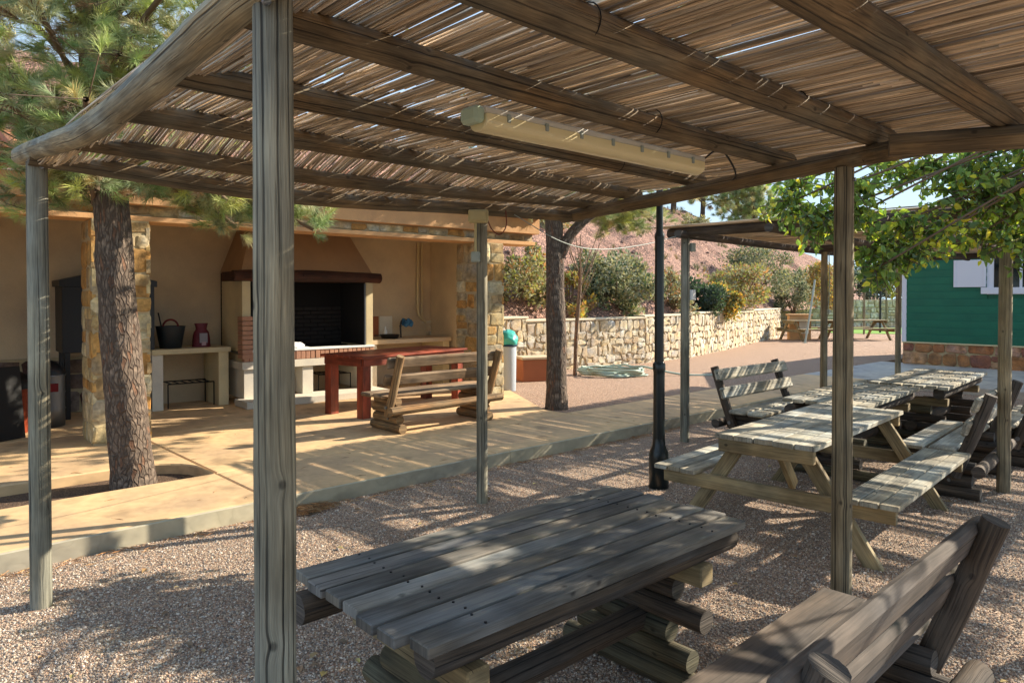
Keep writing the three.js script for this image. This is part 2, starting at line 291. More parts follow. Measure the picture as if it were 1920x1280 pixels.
// ---------------------------------------------------------------- ground and paving
const UA = [0.731, 0.682], VA = [0.682, -0.731], K0 = [-1.42, 5.94];       // along the kerb, across it, a point on it
const fromKerb = (a, q) => [K0[0] + UA[0] * a - VA[0] * q, -(K0[1] + UA[1] * a - VA[1] * q)];   // -> world x, z
{
  const g = new THREE.PlaneGeometry(160, 160, 1, 1); g.rotateX(-Math.PI / 2); planarUV(g, 'x', 0, 0);
  const o = mesh('gravel_ground', g, M.gravel); o.position.set(0, 0, -40); struct(o);
  const yard = mesh('gravel_yard', slabGeo([[3.2, 1.27], [30, 1.27], [30, 16], [-12, 16], [-12, 4.6]].map(p => fromKerb(...p)), 0.105, 0.1, 0), M.yard); struct(yard);
}
{
  const terrace = new THREE.Group(); terrace.name = 'paved_terrace'; struct(terrace); scene.add(terrace);
  const put = (pts, m = M.paving) => mesh('slab', slabGeo(pts.map(p => fromKerb(...p)), 0.13, 0.16, 0.012), m, terrace);
  const joints = [-7.4, -5.1, -2.9, -0.62, 1.75, 4.1, 6.5, 8.9, 11.2], gap = 0.004;
  for (let i = 0; i + 1 < joints.length; i++) put([[joints[i] + gap, 0.03], [joints[i + 1] - gap, 0.03], [joints[i + 1] - gap, i > 4 ? 1.25 : 1.12], [joints[i] + gap, i > 4 ? 1.25 : 1.12]]);
  for (let k = 0; k < 8; k++) { const a0 = -7.4 + k * 2.33, o = mesh('kerb', slabGeo([[a0, 0], [a0 + 2.325, 0], [a0 + 2.325, 0.026], [a0, 0.026]].map(p => fromKerb(...p)), 0.127, 0.16, 0.006), M.kerb, terrace); }
  const arc = []; for (let k = 0; k <= 8; k++) { const t = Math.PI / 2 * (1 - k / 8); arc.push([-1.18 + 0.54 * Math.cos(t), 1.42 + 0.5 * Math.sin(t)]); }
  put([[-7.4, 1.92], ...arc, [-0.64, 1.13], [-0.64 + 0.02, 1.13], [-0.62, 4], [-7.4, 4]]);
  put([[-0.61, 1.13], [4.09, 1.13], [4.09, 1.62], [5.1, 3.4], [-0.61, 3.4]]);
  put([[-7.4, 4.01], [-0.62, 4.01], [-0.62, 9], [-7.4, 9]]);
  put([[-0.61, 3.41], [5.1, 3.41], [6.0, 5], [4.5, 8], [-0.61, 8]]);
  const pad = mesh('house_pavement', slabGeo([[11.21, -9], [15.4, -9], [15.4, 1.25], [11.21, 1.25]].map(p => fromKerb(...p)), 0.13, 0.16, 0.012), M.pad); struct(pad);
  const pit = mesh('tree_pit_soil', slabGeo([[-7.4, 1.13], [-0.66, 1.13], [-0.66, 1.45], ...arc.slice().reverse().slice(2), [-7.4, 1.91]].map(p => fromKerb(...p)), 0.035, 0.03, 0), M.soil); struct(pit);
}
{ // loose pebbles over the near gravel
  const parts = [], ico = new THREE.IcosahedronGeometry(1, 0), mtx = new THREE.Matrix4(), e = new THREE.Euler(), q = new THREE.Quaternion(), col = new THREE.Color(), list = [];
  for (let n = 0; n < 330000; n++) {
    const D = 1.5 + 6.2 * Math.pow(rnd(), 1.15), X = rr(-0.78, 0.78) * D; if (rnd() > 2.4 / D + 0.1) continue;
    const qk = -(VA[0] * (X - K0[0]) + VA[1] * (D - K0[1])); if (qk > -0.01) continue;
    list.push([X, D]);
  }
  const im = new THREE.InstancedMesh(ico, mat(0xffffff, { roughness: 0.9 }), list.length); im.name = 'loose_pebbles';
  list.forEach(([X, D], i) => {
    const s = rr(0.003, 0.0062) * (rnd() < 0.04 ? 1.7 : 1); e.set(rr(0, 6), rr(0, 6), rr(0, 6)); q.setFromEuler(e);
    mtx.compose(V(X, s * 0.15, -D), q, V(s, s * rr(0.6, 1), s * rr(0.8, 1.3))); im.setMatrixAt(i, mtx);
    const c = PEB[Math.floor(rnd() * PEB.length)], k = rr(0.8, 1.12); col.setRGB(c[0] * k * 0.95, c[1] * k * 0.94, c[2] * k * 0.93, THREE.SRGBColorSpace); im.setColorAt(i, col);
  });
  im.castShadow = im.receiveShadow = true; scene.add(im); stuff(im); tag(im, 'loose tan and grey gravel pebbles around the picnic tables', 'gravel');
}
// ---------------------------------------------------------------- retaining wall and hillside
const WALL = [[-3.2, 12.4], [-1.0, 13.8], [0.3, 14.9], [3.2, 17.2], [4.7, 18.8], [6.3, 21.2], [8.3, 24.6], [10.6, 28.2]];
{
  const wall = thing('retaining_wall', 'pale rubble stone retaining wall below the red hillside', 'wall', V(0, 0, 0)), rest = new Map(); let n = 0;
  for (let i = WALL.length - 2; i >= 0; i--) {
    const [a, b] = [WALL[i], WALL[i + 1]], L = Math.hypot(b[0] - a[0], b[1] - a[1]), th = Math.atan2(b[1] - a[1], b[0] - a[0]), hgt = 1.2 + 0.04 * Math.sin(i * 2.1);
    const core = moved(bx(L + 0.12, hgt, 0.4, L / 2, hgt / 2, -0.225), a[0], 0, -a[1], 0, th, 0);
    mesh('core', core, M.paleGrout, wall);
    const cap = moved(bx(L + 0.1, 0.05, 0.46, L / 2, hgt + 0.027, -0.2, 0.01), a[0], 0, -a[1], 0, th, 0); mesh('coping', cap, M.paleGrout, wall);
    for (const g of stones(L, hgt, 0.23, 0.2, 0.02, 0.016, 0.05)) {
      moved(g, a[0], 0, -a[1], 0, th, 0); const m = pick(PALE);
      if (i >= 1 && i <= 4 && n < 290) { mesh('stone', g, m, wall); n++; } else { if (!rest.has(m)) rest.set(m, []); rest.get(m).push(g); }
    }
  }
  for (const [m, l] of rest) stuff(mesh('stonework', merged(l), m, wall));
}
const hillAt = (() => {                                          // s along the wall, d behind it
  const alongAt = s => { // point on the wall line prolonged both ways
    let i = 0, acc = 0; const seg = k => Math.hypot(WALL[k + 1][0] - WALL[k][0], WALL[k + 1][1] - WALL[k][1]);
    if (s < 0) { return [WALL[0][0] + s * 0.84, WALL[0][1] + s * 0.5]; }
    while (i < WALL.length - 2 && s > acc + seg(i)) { acc += seg(i); i++; }
    const t = (s - acc) / seg(i); return [lerp(WALL[i][0], WALL[i + 1][0], t), lerp(WALL[i][1], WALL[i + 1][1], t)];
  };
  return (s, d) => {
    const [x, D] = alongAt(s), crest = 8.6 + 4 * smooth(9, -12, s);
    const n = fbm(s * 0.35 + 50, d * 0.35 + 50, 999, 999, 61, 5) - 0.5, f = fbm(s * 1.7 + 50, d * 1.7 + 50, 9999, 9999, 63, 3) - 0.5;
    const y = 1.1 + crest * (1 - Math.exp(-d * 1.0 / crest)) + (n * 1.3 + f * 0.22 - 0.22 * Math.pow(1 - Math.abs(2 * fbm(s * 0.9 + 30 + n * 1.5, d * 0.12 + 9, 9999, 999, 67, 3) - 1), 6)) * smooth(0.2, 3, d);
    return V(x - 0.68 * (d + 0.3), y, -(D + 0.73 * (d + 0.3)));
  };
})();
{
  const ns = 320, nd = 90, pos = [], uv = [], idx = [];
  for (let i = 0; i <= ns; i++) for (let j = 0; j <= nd; j++) {
    const s = -34 + i / ns * 100, d = 55 * Math.pow(j / nd, 1.6), p = hillAt(s, d);
    pos.push(p.x, p.y, p.z); uv.push(s, d);
  }
  for (let i = 0; i < ns; i++) for (let j = 0; j < nd; j++) { const a = i * (nd + 1) + j, b = a + 1, c = a + nd + 1, e = c + 1; idx.push(a, c, b, b, c, e); }
  const g = new THREE.BufferGeometry(); g.setAttribute('position', new THREE.Float32BufferAttribute(pos, 3)); g.setAttribute('uv', new THREE.Float32BufferAttribute(uv, 2)); g.setIndex(idx); g.computeVertexNormals();
  struct(mesh('hillside', g, tmat(SCREE, 0xf6e4da, 0.05)));
}
// ---------------------------------------------------------------- barbecue shelter (local x along its front, local z towards the camera)
const FLOOR = 0.13, BT = turnFor(50), BO = at(-4.4, 7.46);
const shelter = thing('barbecue_shelter', 'open fronted shelter with orange fascia and stone pillars behind the terrace', 'shelter', BO, BT);
{
  const S0 = -4, S1 = 6.25, H = 2.52, wallT = 2.75;
  mesh('back_wall', bx(S1 - S0, 2.75, 0.2, (S0 + S1) / 2, FLOOR + 1.375, -wallT - 0.1), M.wall, shelter);
  mesh('side_wall', bx(0.2, 2.6, 1.25, S1 - 0.1, FLOOR + 1.3, -wallT + 0.63), M.wall, shelter);
  mesh('side_wall', bx(0.2, 2.6, 3.0, S0 + 0.1, FLOOR + 1.3, -1.3), M.wall, shelter);
  mesh('ceiling', bx(S1 - S0, 0.1, wallT - 0.42, (S0 + S1) / 2, 2.86, -wallT / 2 - 0.21), M.wall, shelter);
  // front beam: lintel, recessed strip of stones, plaster fascia
  const beam = mesh('beam', bx(S1 - S0, 0.055, 0.4, (S0 + S1) / 2, H + 0.0275, -0.22), M.orange, shelter);
  mesh('beam_core', bx(S1 - S0 - 0.04, 0.12, 0.34, (S0 + S1) / 2, H + 0.115, -0.24), M.grout, beam);
  stoneFace(beam, S1 - S0 - 0.1, 0.105, S0 + 0.05, H + 0.062, -0.068, 0, 0.3, 0.2, OCHRE, 0.02, 0.012);
  const fascia = mesh('fascia', bx(S1 - S0 + 0.06, 0.24, 0.46, (S0 + S1) / 2, H + 0.295, -0.18), M.orange, shelter);
  // roof: sloping deck and barrel tiles
  const roof = mesh('roof', moved(bx(S1 - S0 + 0.1, 0.05, 3.5, 0, 0, -1.75), (S0 + S1) / 2, H + 0.445, 0.13, 0.28, 0, 0), M.tile, shelter);
  const tileGeo = (() => { const n = 6, pos = [], L = 0.5, f = (k, r) => { const t = Math.PI * k / n; return [Math.cos(t) * r, Math.sin(t) * r * 0.85]; };
    for (let k = 0; k < n; k++) { const [a, b] = f(k, 0.095), [c, d] = f(k + 1, 0.095), [e, g] = f(k, 0.08), [h, i] = f(k + 1, 0.08), [m, o] = f(k, 0.075), [p, q] = f(k + 1, 0.075);
      pos.push(a, b, 0, e, g, -L, c, d, 0, c, d, 0, e, g, -L, h, i, -L, m, o, 0, a, b, 0, p, q, 0, p, q, 0, a, b, 0, c, d, 0, m, o, 0, p, q, 0, m, o - 0.0, -L); }
    const g = new THREE.BufferGeometry(); g.setAttribute('position', new THREE.Float32BufferAttribute(pos, 3)); g.computeVertexNormals(); return planarUV(g, 'z', 0, 0); })();
  for (let k = 0; k * 0.2 < S1 - S0; k++) for (let r = 0; r < 2; r++) {
    const o = mesh('roof_tile', tileGeo, M.tile, roof), z = -0.44 * r;
    o.position.set(S0 + 0.08 + k * 0.2 + rr(-0.008, 0.008), H + 0.475 - (z - 0.15) * Math.tan(0.28) - 0.035, 0.2 + z + rr(-0.012, 0.012)); o.rotation.x = 0.28;
  }
  const upper = mesh('tile_field', merged(Array.from({ length: 52 }, (_, k) => moved(tileGeo.clone().scale(1, 1, 5), S0 + 0.08 + k * 0.2, H + 0.475 + 0.82 * Math.tan(0.28) - 0.04, -0.66, 0.28, 0, 0))), M.tile, roof); stuff(upper);
  // pillars
  for (const [s, w, d] of [[0, 0.58, 0.6], [5.09, 0.5, 0.6], [-3.6, 0.5, 0.6]]) {
    const p = mesh('pillar', bx(w - 0.03, H - FLOOR, d - 0.03, s + w / 2, (H + FLOOR) / 2, -d / 2), M.grout, shelter);
    stoneFace(p, w, H - FLOOR - 0.01, s, FLOOR, -0.018, 0, 0.27, 0.22, OCHRE, 0.012, 0.014);
    stoneFace(p, d, H - FLOOR - 0.01, s + 0.018, FLOOR, -d, -Math.PI / 2, 0.27, 0.22, OCHRE, 0.012, 0.014);
    stoneFace(p, d, H - FLOOR - 0.01, s + w - 0.018, FLOOR, 0, Math.PI / 2, 0.27, 0.22, OCHRE, 0.012, 0.014);
  }
  // dark red stone dado along the foot of the back wall in the left bay
  stoneFace(mesh('dado', bx(4.6, 0.75, 0.04, S0 + 2.5, FLOOR + 0.375, -wallT + 0.03), M.grout, shelter), 4.5, 0.74, S0 + 0.2, FLOOR, -wallT + 0.055, 0, 0.34, 0.24, DARKRED, 0.02, 0.012);
  mesh('wall_tile', bx(0.62, 0.36, 0.02, 4.62, 1.17, -wallT + 0.012), M.terracotta, shelter); mesh('wall_tile', bx(0.26, 0.36, 0.02, 5.08, 1.17, -wallT + 0.012), M.white, shelter);
  mesh('pipe', merged([tube([V(5.75, 2.7, -wallT + 0.04), V(5.75, 1.42, -wallT + 0.04), V(5.78, 1.34, -wallT + 0.04), V(5.92, 1.22, -wallT + 0.04)], 0.022, 30, 8)]), M.cream, shelter);
  mesh('pipe', tube([V(5.83, 2.7, -wallT + 0.04), V(5.83, 1.3, -wallT + 0.04)], 0.014, 8, 8), M.cream, shelter);
  for (const s of [4.52, 4.63]) mesh('socket', bx(0.085, 0.085, 0.03, s, 1.52, -wallT + 0.016), M.white2, shelter);
}
// a thing standing in the shelter: s along the front, t into the depth
const inside = (name, label, cat, s, t, y = FLOOR, turn = 0) => { const p = V(s, y, -t).applyAxisAngle(V(0, 1, 0), BT).add(BO); return thing(name, label, cat, p, BT + turn); };
{
  // the masonry barbecue: origin at its left front foot
  const g = inside('masonry_barbecue', 'large masonry barbecue with plaster hood, wooden mantel and sooty firebox', 'barbecue', 2.19, 1.75), W = 2.1, y = h => h - FLOOR;
  mesh('step', bx(W + 0.15, 0.1, 0.5, W / 2, 0.052, 0.1), M.white, g);
  for (const x of [0.1, 0.98, 2.0]) mesh('leg', bx(0.17, 0.42, 0.9, x, 0.31, -0.47), M.white, g);
  mesh('slab', bx(W + 0.04, 0.11, 1.0, W / 2, 0.575, -0.48), M.white, g);
  const hearth = mesh('hearth', bx(W - 0.02, 0.1, 0.86, W / 2, 0.68, -0.5), M.grout, g);
  for (let k = 0; k < 27; k++) mesh('brick', bx(0.07, 0.13, 0.1, 0.04 + k * 0.0775, 0.697, -0.03 + rr(-0.004, 0.004), 0.006), M.brick, hearth);
  mesh('hearth_top', bx(W, 0.03, 0.2, W / 2, 0.778, -0.07), M.white2, g);
  // firebox: back, sides, throat, with rows of bricks
  const fb = mesh('firebox_back', bx(W, 1.2, 0.06, W / 2, 1.33, -0.93), M.soot, g);
  for (let r = 0; r < 9; r++) for (let k = 0; k < 8; k++) mesh('brick', bx(0.235, 0.052, 0.03, 0.24 + k * 0.247 + (r % 2 ? 0.06 : -0.06), 0.83 + r * 0.068, -0.89 + rr(-0.004, 0.004), 0.006), M.brickSoot, fb);
  for (const x of [0.06, W - 0.06]) { const c = mesh('cheek', bx(0.12, 1.05, 0.9, x, 1.3, -0.48), M.cream, g); mesh('soot_lining', bx(0.02, 1.0, 0.86, x < 1 ? 0.131 : W - 0.131, 1.3, -0.49), M.soot, c); }
  mesh('iron_edge', bx(0.02, 1.0, 0.03, W - 0.15, 1.28, -0.02), M.steel, g);
  for (let k = 0; k < 9; k++) mesh('brick', bx(0.15, 0.06, 0.2, 0.055, 0.16 + 0.55 + k * 0.068, -0.07 + rr(-0.005, 0.005)), M.brick, g);
  mesh('mantel', merged([logGeo([V(-0.13, y(2.0), -0.03), V(W / 2, y(2.02), -0.04), V(W + 0.13, y(2.0), -0.03)], 0.085, 0.08, { seg: 12, rough: 0.1 }), bx(W + 0.1, 0.14, 0.7, W / 2, y(2.0), -0.42)]), M.mantel, g);
  // hood tapering to the ceiling
  const hp = [], b = [[0, -0.05], [W, -0.05], [W, -0.98], [0, -0.98]], t = [[0.28, -0.42], [W - 0.28, -0.42], [W - 0.28, -0.98], [0.28, -0.98]];
  for (let i = 0; i < 4; i++) { const k = (i + 1) % 4, A = [b[i][0], y(2.075), b[i][1]], B = [b[k][0], y(2.075), b[k][1]], C = [t[k][0], y(2.79), t[k][1]], D = [t[i][0], y(2.79), t[i][1]]; hp.push(...A, ...B, ...C, ...A, ...C, ...D); }
  const hood = new THREE.BufferGeometry(); hood.setAttribute('position', new THREE.Float32BufferAttribute(hp, 3)); hood.computeVertexNormals(); mesh('hood', planarUV(hood, 'x'), M.hood, g);
}
for (const [s0, s1, name, label] of [[1.05, 2.1, 'counter', 'pale stone counter on legs left of the barbecue'], [4.36, 6.0, 'counter', 'pale counter with tiled splashback right of the barbecue']]) {
  const g = inside(name, label, 'counter', s0, 2.0), L = s1 - s0;
  mesh('slab', bx(L, 0.07, 0.74, L / 2, 0.81, -0.37), s0 < 2 ? M.cream : M.wall, g);
  mesh('leg', bx(0.14, 0.77, 0.68, 0.08, 0.388, -0.38), M.white, g); mesh('leg', bx(0.14, 0.77, 0.68, L - 0.09, 0.388, -0.38), M.cream, g);
}
// ---------------------------------------------------------------- cane mat: canes along local z between z0 and z1, side by side along x
function caneMat(x0, x1, zMin, zMax, y, o) {
  const pos = [], col = [], idx = [], c = new THREE.Color(), SIDES = 5;
  const cane = (x, za, zb, yy, r) => {
    const n = Math.max(2, Math.round((zb - za) / 0.24)), b0 = pos.length / 3, tone = rnd(), k = rr(0.6, 1.2), bendX = rr(-0.012, 0.012), bendY = rr(-0.008, 0.006), skew = rr(-0.004, 0.004);
    const base = tone < 0.6 ? [0.74, 0.59, 0.41] : tone < 0.82 ? [0.80, 0.68, 0.52] : [0.45, 0.365, 0.265];
    for (let i = 0; i <= n; i++) {
      const t = i / n, z = lerp(za, zb, t), s = Math.sin(t * Math.PI), node = rnd() < 0.3 ? 0.55 : 1, rad = r * (node < 1 ? 1.15 : rr(0.9, 1.05));
      for (let j = 0; j < SIDES; j++) { const a = j / SIDES * 2 * Math.PI; pos.push(x + bendX * s + skew * t + Math.cos(a) * rad, yy + (o.yOff ? o.yOff(x, z) : 0) + bendY * s + Math.sin(a) * rad, z); col.push(base[0] * k * node, base[1] * k * node, base[2] * k * node); }
    }
    for (let i = 0; i < n; i++) for (let j = 0; j < SIDES; j++) { const a = b0 + i * SIDES + j, b = b0 + i * SIDES + (j + 1) % SIDES, d = a + SIDES, e = b + SIDES; idx.push(a, b, d, b, e, d); }
  };
  for (let L = 0; L < o.layers; L++) {
    let x = x0; while (x < x1) {
      const r = o.bunch ? rr(0.0042, 0.0072) : rr(0.003, 0.0058); x += r * 2 * (rnd() < o.loose ? rr(1.2, 2.4) : rr(0.78, 1.0));
      const open = o.bunch && pnoise((x - x0) / o.bunch * 1.7, 0.5, 9999, 3, 77), gapHere = open > o.open, lo = zMin(x); let hi = zMax(x); if (gapHere && rnd() < 0.95) { hi = o.openFrom + rr(-0.2, 0.2); }
      let z = lo + rr(-0.1, 0.06);
      while (z < hi) { const rag = o.ragged && z < o.ragged, l = rag ? rr(0.25, 1.1) : rr(0.9, 2.8), e = Math.min(z + l, hi + rr(-0.05, 0.08)); if (rnd() > o.miss[L] * (rag ? 2.1 : 1)) cane(x, z, e, y + L * 0.013 + rr(-0.004, 0.004), r); z = e + rr(-0.1, 0.12); if (e >= hi - 0.06) break; }
    }
  }
  const g = new THREE.BufferGeometry(); g.setAttribute('position', new THREE.Float32BufferAttribute(pos, 3)); g.setAttribute('color', new THREE.Float32BufferAttribute(col, 3)); g.setIndex(idx); g.computeVertexNormals(); return g;
}
const CANE = new THREE.MeshStandardMaterial({ color: 0xffffff, vertexColors: true, roughness: 0.75 });

// ---------------------------------------------------------------- near pergola; local x runs along the rafters, local z along the canes
const PT = turnFor(47);
{
  const p = thing('pergola', 'near pergola of round posts and log rafters under a cane mat', 'pergola', V(0, 0, 0), PT);
  const post = (a, b, top, m, lean = [0, 0], r = 0.052) => mesh('post', logGeo([V(a, -0.03, b), V(a + lean[0] / 2, top / 2, b + lean[1] / 2), V(a + lean[0], top, b + lean[1])], r * 1.03, r * 0.97, { seg: 14, rough: 0.05, radial: 20, fluted: 0.012 }), m, p);
  post(0.767, -4.617, 2.43, M.post); post(0.841, -1.84, 2.53, M.post, [0, 0], 0.054); post(3.83, -4.47, 2.40, M.post, [0, 0], 0.045); post(3.98, -1.617, 2.40, M.postWarm, [0, 0]);
  mesh('edge_beam', logGeo([V(0.735, 2.495, -4.86), V(0.755, 2.482, -4.5), V(0.765, 2.455, -4.1), V(0.78, 2.425, -3.5), V(0.79, 2.445, -2.8), V(0.80, 2.51, -2.05), V(0.82, 2.56, -1.0), V(0.8, 2.58, 0.6)], 0.052, 0.062, { seg: 30, rough: 0.07, radial: 14 }), M.edgeBeam, p);
  mesh('edge_beam', logGeo([V(4.98, 2.45, -4.62), V(4.45, 2.44, -3.05), V(3.98, 2.445, -1.62), V(3.86, 2.44, -1.2)], 0.055, 0.052, { seg: 20, rough: 0.06 }), M.rafter, p);
  mesh('edge_beam', logGeo([V(3.78, 2.445, -1.32), V(4.2, 2.44, -0.3), V(4.6, 2.45, 0.7)], 0.058, 0.058, { seg: 14, rough: 0.06 }), M.rafter, p);
  mesh('edge_beam', logGeo([V(0.72, 2.45, -4.56), V(2.2, 2.375, -4.54), V(3.83, 2.42, -4.5), V(5.02, 2.44, -4.44)], 0.05, 0.048, { seg: 20, rough: 0.06 }), M.rafter, p);
  const rAt = b => b < -1.2 ? lerp(3.86, 4.98, (-1.2 - b) / 3.42) : lerp(3.8, 4.6, (b + 1.3) / 2);
  for (const [b, r, db, dy = 0] of [[-4.2, 0.046, 0, -0.06], [-3.62, 0.05, -0.05], [-2.88, 0.052, -0.03], [-2.11, 0.052, 0], [-1.5, 0.062, 0.04], [-0.93, 0.064, 0.04], [-0.25, 0.058, 0]])
    mesh('rafter', logGeo([V(0.86, 2.555 + dy, b), V(2.3, 2.545 + dy * 1.5 + rr(-0.012, 0.012), b + db / 2 + rr(-0.02, 0.02)), V(rAt(b + db) + 0.2, 2.55 + dy * 0.3, b + db)], r * 1.04, r * 0.96, { seg: 18, rough: 0.06, radial: 14 }), M.rafter, p);
  for (const [a, y, b] of [[0.80, 2.46, -1.785], [0.78, 2.40, -4.56], [3.98, 2.33, -1.562], [3.83, 2.34, -4.42]]) mesh('bolt', moved(new THREE.CylinderGeometry(0.011, 0.011, 0.012, 10), a, y, b, Math.PI / 2), M.steel, p);
  for (const [a, b] of [[2.9, -2.055], [1.7, -1.435], [3.1, -1.43], [2.4, -0.86], [3.6, -2.83]]) mesh('wire_tie', moved(new THREE.TorusGeometry(0.062, 0.0025, 5, 18), a, 2.555, b - 0.05, 0, Math.PI / 2), M.iron, p);
  const lo = x => -4.68 - 0.03 * Math.sin(x * 3), hi = x => x < 3.9 ? 1.3 : lerp(-1.3, 1.3, 0) + 2.6;
  const zMin = x => { const t = (x - 3.9) / (5.06 - 3.9); return lo(x); }, zMax = x => x < 3.95 ? 1.3 : x < 4.3 ? 1.3 : 1.3 - (x - 4.3) * 2.2;
  stuff(mesh('cane_mat', caneMat(0.75, 5.02, zMin, zMax, 2.615, { layers: 2, loose: 0.22, miss: [0.11, 0.25], yOff: (x, z) => smooth(1.25, 0.78, x) * (-0.115 + 0.09 * smooth(-2.6, -1.4, z) + 0.04 * smooth(-3.9, -4.8, z)) - (0.12 + 0.06 * smooth(0.9, 2.0, x) * smooth(4.0, 2.6, x)) * smooth(-3.75, -4.55, z), ragged: -3.0 }), CANE, p));
}
// ---------------------------------------------------------------- far pergola over the picnic tables
const QT = turnFor(44.5), QO = at(2.03, 8.37);
{
  const p = thing('pergola', 'farther pergola with an open cane roof over the picnic tables', 'pergola', QO, QT);
  const post = (a, b, m) => mesh('post', logGeo([V(a, -0.03, b), V(a, 2.4, b)], 0.054, 0.05, { seg: 10, rough: 0.05, radial: 14, fluted: 0.01 }), m, p);
  for (const [a, b] of [[0, 0], [4.03, 0.06], [8.01, -0.02], [0.03, 3.13], [0, 5.3], [4.03, 5.3], [8.0, 5.3]]) post(a, b, a > 1 || b > 1 ? M.postWarm : M.post);
  for (const a of [0, 4.02, 8.0]) mesh('cross_beam', logGeo([V(a, 2.45, -0.22), V(a, 2.45, 5.6)], 0.055, 0.055, { seg: 14, rough: 0.06 }), M.log, p);
  for (const b of [0.02, 1.1, 2.2, 3.13, 4.2, 5.3]) mesh('rafter', logGeo([V(-0.2, 2.42, b), V(4, 2.41, b + rr(-0.03, 0.03)), V(8.3, 2.42, b)], 0.048, 0.045, { seg: 18, rough: 0.06 }), M.log, p);
  stuff(mesh('cane_mat', caneMat(-0.22, 8.3, () => -0.25, () => 5.6, 2.515, { layers: 1, loose: 0.05, miss: [0.04], bunch: 0.13, open: 0.5, openFrom: 1.75 }), CANE, p));
  mesh('spotlight', merged([bx(0.09, 0.1, 0.07, 0.1, 2.28, 0.02)]), M.boxGrey, p);
  mesh('conduit', merged([tube([V(4.03, 2.38, 0.13), V(4.05, 1.9, 0.13), V(4.03, 1.5, 0.125)], 0.008, 10, 6), bx(0.05, 0.08, 0.04, 4.03, 1.46, 0.13)]), M.boxGrey, p);
  mesh('switch_box', bx(0.07, 0.12, 0.05, 0.06, 1.72, 0.06), M.white2, p);
}
// ---------------------------------------------------------------- tube light, boxes, cables, lamp post
{
  const A = at(-0.14, 3.03, 2.44), L = 1.62, g = thing('tube_light', 'cream plastic batten light fixed under the pergola rafters', 'light fitting', A, turnFor(47.8));
  const half = new THREE.CylinderGeometry(0.055, 0.055, L, 20, 1, false, -Math.PI / 2, Math.PI); half.rotateZ(Math.PI / 2); half.rotateX(0); // half round below
  const sh = new THREE.Shape(); sh.moveTo(-0.05, 0.02); for (let k = 0; k <= 12; k++) { const t = Math.PI * k / 12; sh.lineTo(-0.05 * Math.cos(t), -0.045 * Math.sin(t) * (1 - 0.15 * Math.sin(t))); } sh.lineTo(0.05, 0.02);
  const dg = new THREE.ExtrudeGeometry(sh, { depth: L, bevelEnabled: true, bevelSize: 0.006, bevelThickness: 0.006, bevelSegments: 2, steps: 1 }); dg.rotateY(Math.PI / 2);
  mesh('diffuser', dg, mat(0xe4d6a6, { roughness: 0.25 }), g);
  mesh('housing', bx(L + 0.03, 0.035, 0.108, L / 2, 0.04, 0, 0.01), mat(0xc9c6b8, { roughness: 0.5 }), g);
  mesh('end_cap', bx(0.06, 0.07, 0.112, -0.035, 0.018, 0, 0.025), mat(0xa9bda6, { roughness: 0.5 }), g);
  for (let k = 0; k < 7; k++) for (const z of [-0.058, 0.058]) mesh('clip', bx(0.02, 0.035, 0.012, 0.12 + k * 0.23, 0.02, z), M.boxGrey, g);
  tag(mesh('light_cable', tube([at(1.08, 4.13, 2.47), at(1.2, 4.2, 2.56), at(1.3, 4.35, 2.56), at(1.42, 4.55, 2.46), at(1.35, 4.9, 2.47), at(1.15, 5.45, 2.47)], 0.006, 40, 6), M.black), 'black cable from the batten light to the pergola beam', 'cable');
}
{
  const C = [-0.25, 5.87];
  const b = thing('junction_box', 'beige square junction box at the top of the slim post', 'electrical box', at(C[0] - 0.02, C[1] - 0.11, 2.30), turnFor(90)); mesh('body', bx(0.16, 0.1, 0.09, 0, 0.045, 0, 0.008), M.box, b); mesh('lid', bx(0.13, 0.07, 0.012, 0, 0.045, 0.05), M.box, b);
  const s = thing('switch_box', 'small grey switch box halfway down the slim post', 'electrical box', at(C[0] - 0.045, C[1] - 0.085, 2.02), 0); mesh('body', bx(0.075, 0.085, 0.05, 0, 0, 0, 0.008), M.boxGrey, s); mesh('cover', bx(0.055, 0.065, 0.01, 0, 0, 0.028), M.boxGrey, s);
  tag(mesh('conduit', tube([at(C[0] - 0.045, C[1] - 0.085, 2.31), at(C[0] - 0.045, C[1] - 0.085, 2.05)], 0.011, 4, 8), M.box), 'short beige conduit between the two boxes on the slim post', 'conduit');
  tag(mesh('cable_loop', tube([at(C[0] + 0.05, C[1] - 0.1, 2.33), at(C[0] + 0.09, C[1] - 0.1, 2.24), at(C[0] + 0.15, C[1] - 0.1, 2.2), at(C[0] + 0.2, C[1] - 0.1, 2.26), at(C[0] + 0.2, C[1] - 0.08, 2.4)], 0.005, 24, 6), mat(0x6a2f24)), 'reddish cable looping beside the beige junction box', 'cable');
  tag(mesh('rope', tube([at(0.02, 5.95, 2.38), at(0.45, 6.5, 2.2), at(0.85, 7.1, 2.17), at(1.45, 7.8, 2.27), at(1.98, 8.32, 2.42)], 0.004, 40, 6), M.boxGrey), 'pale rope sagging between the two pergolas', 'rope');
}
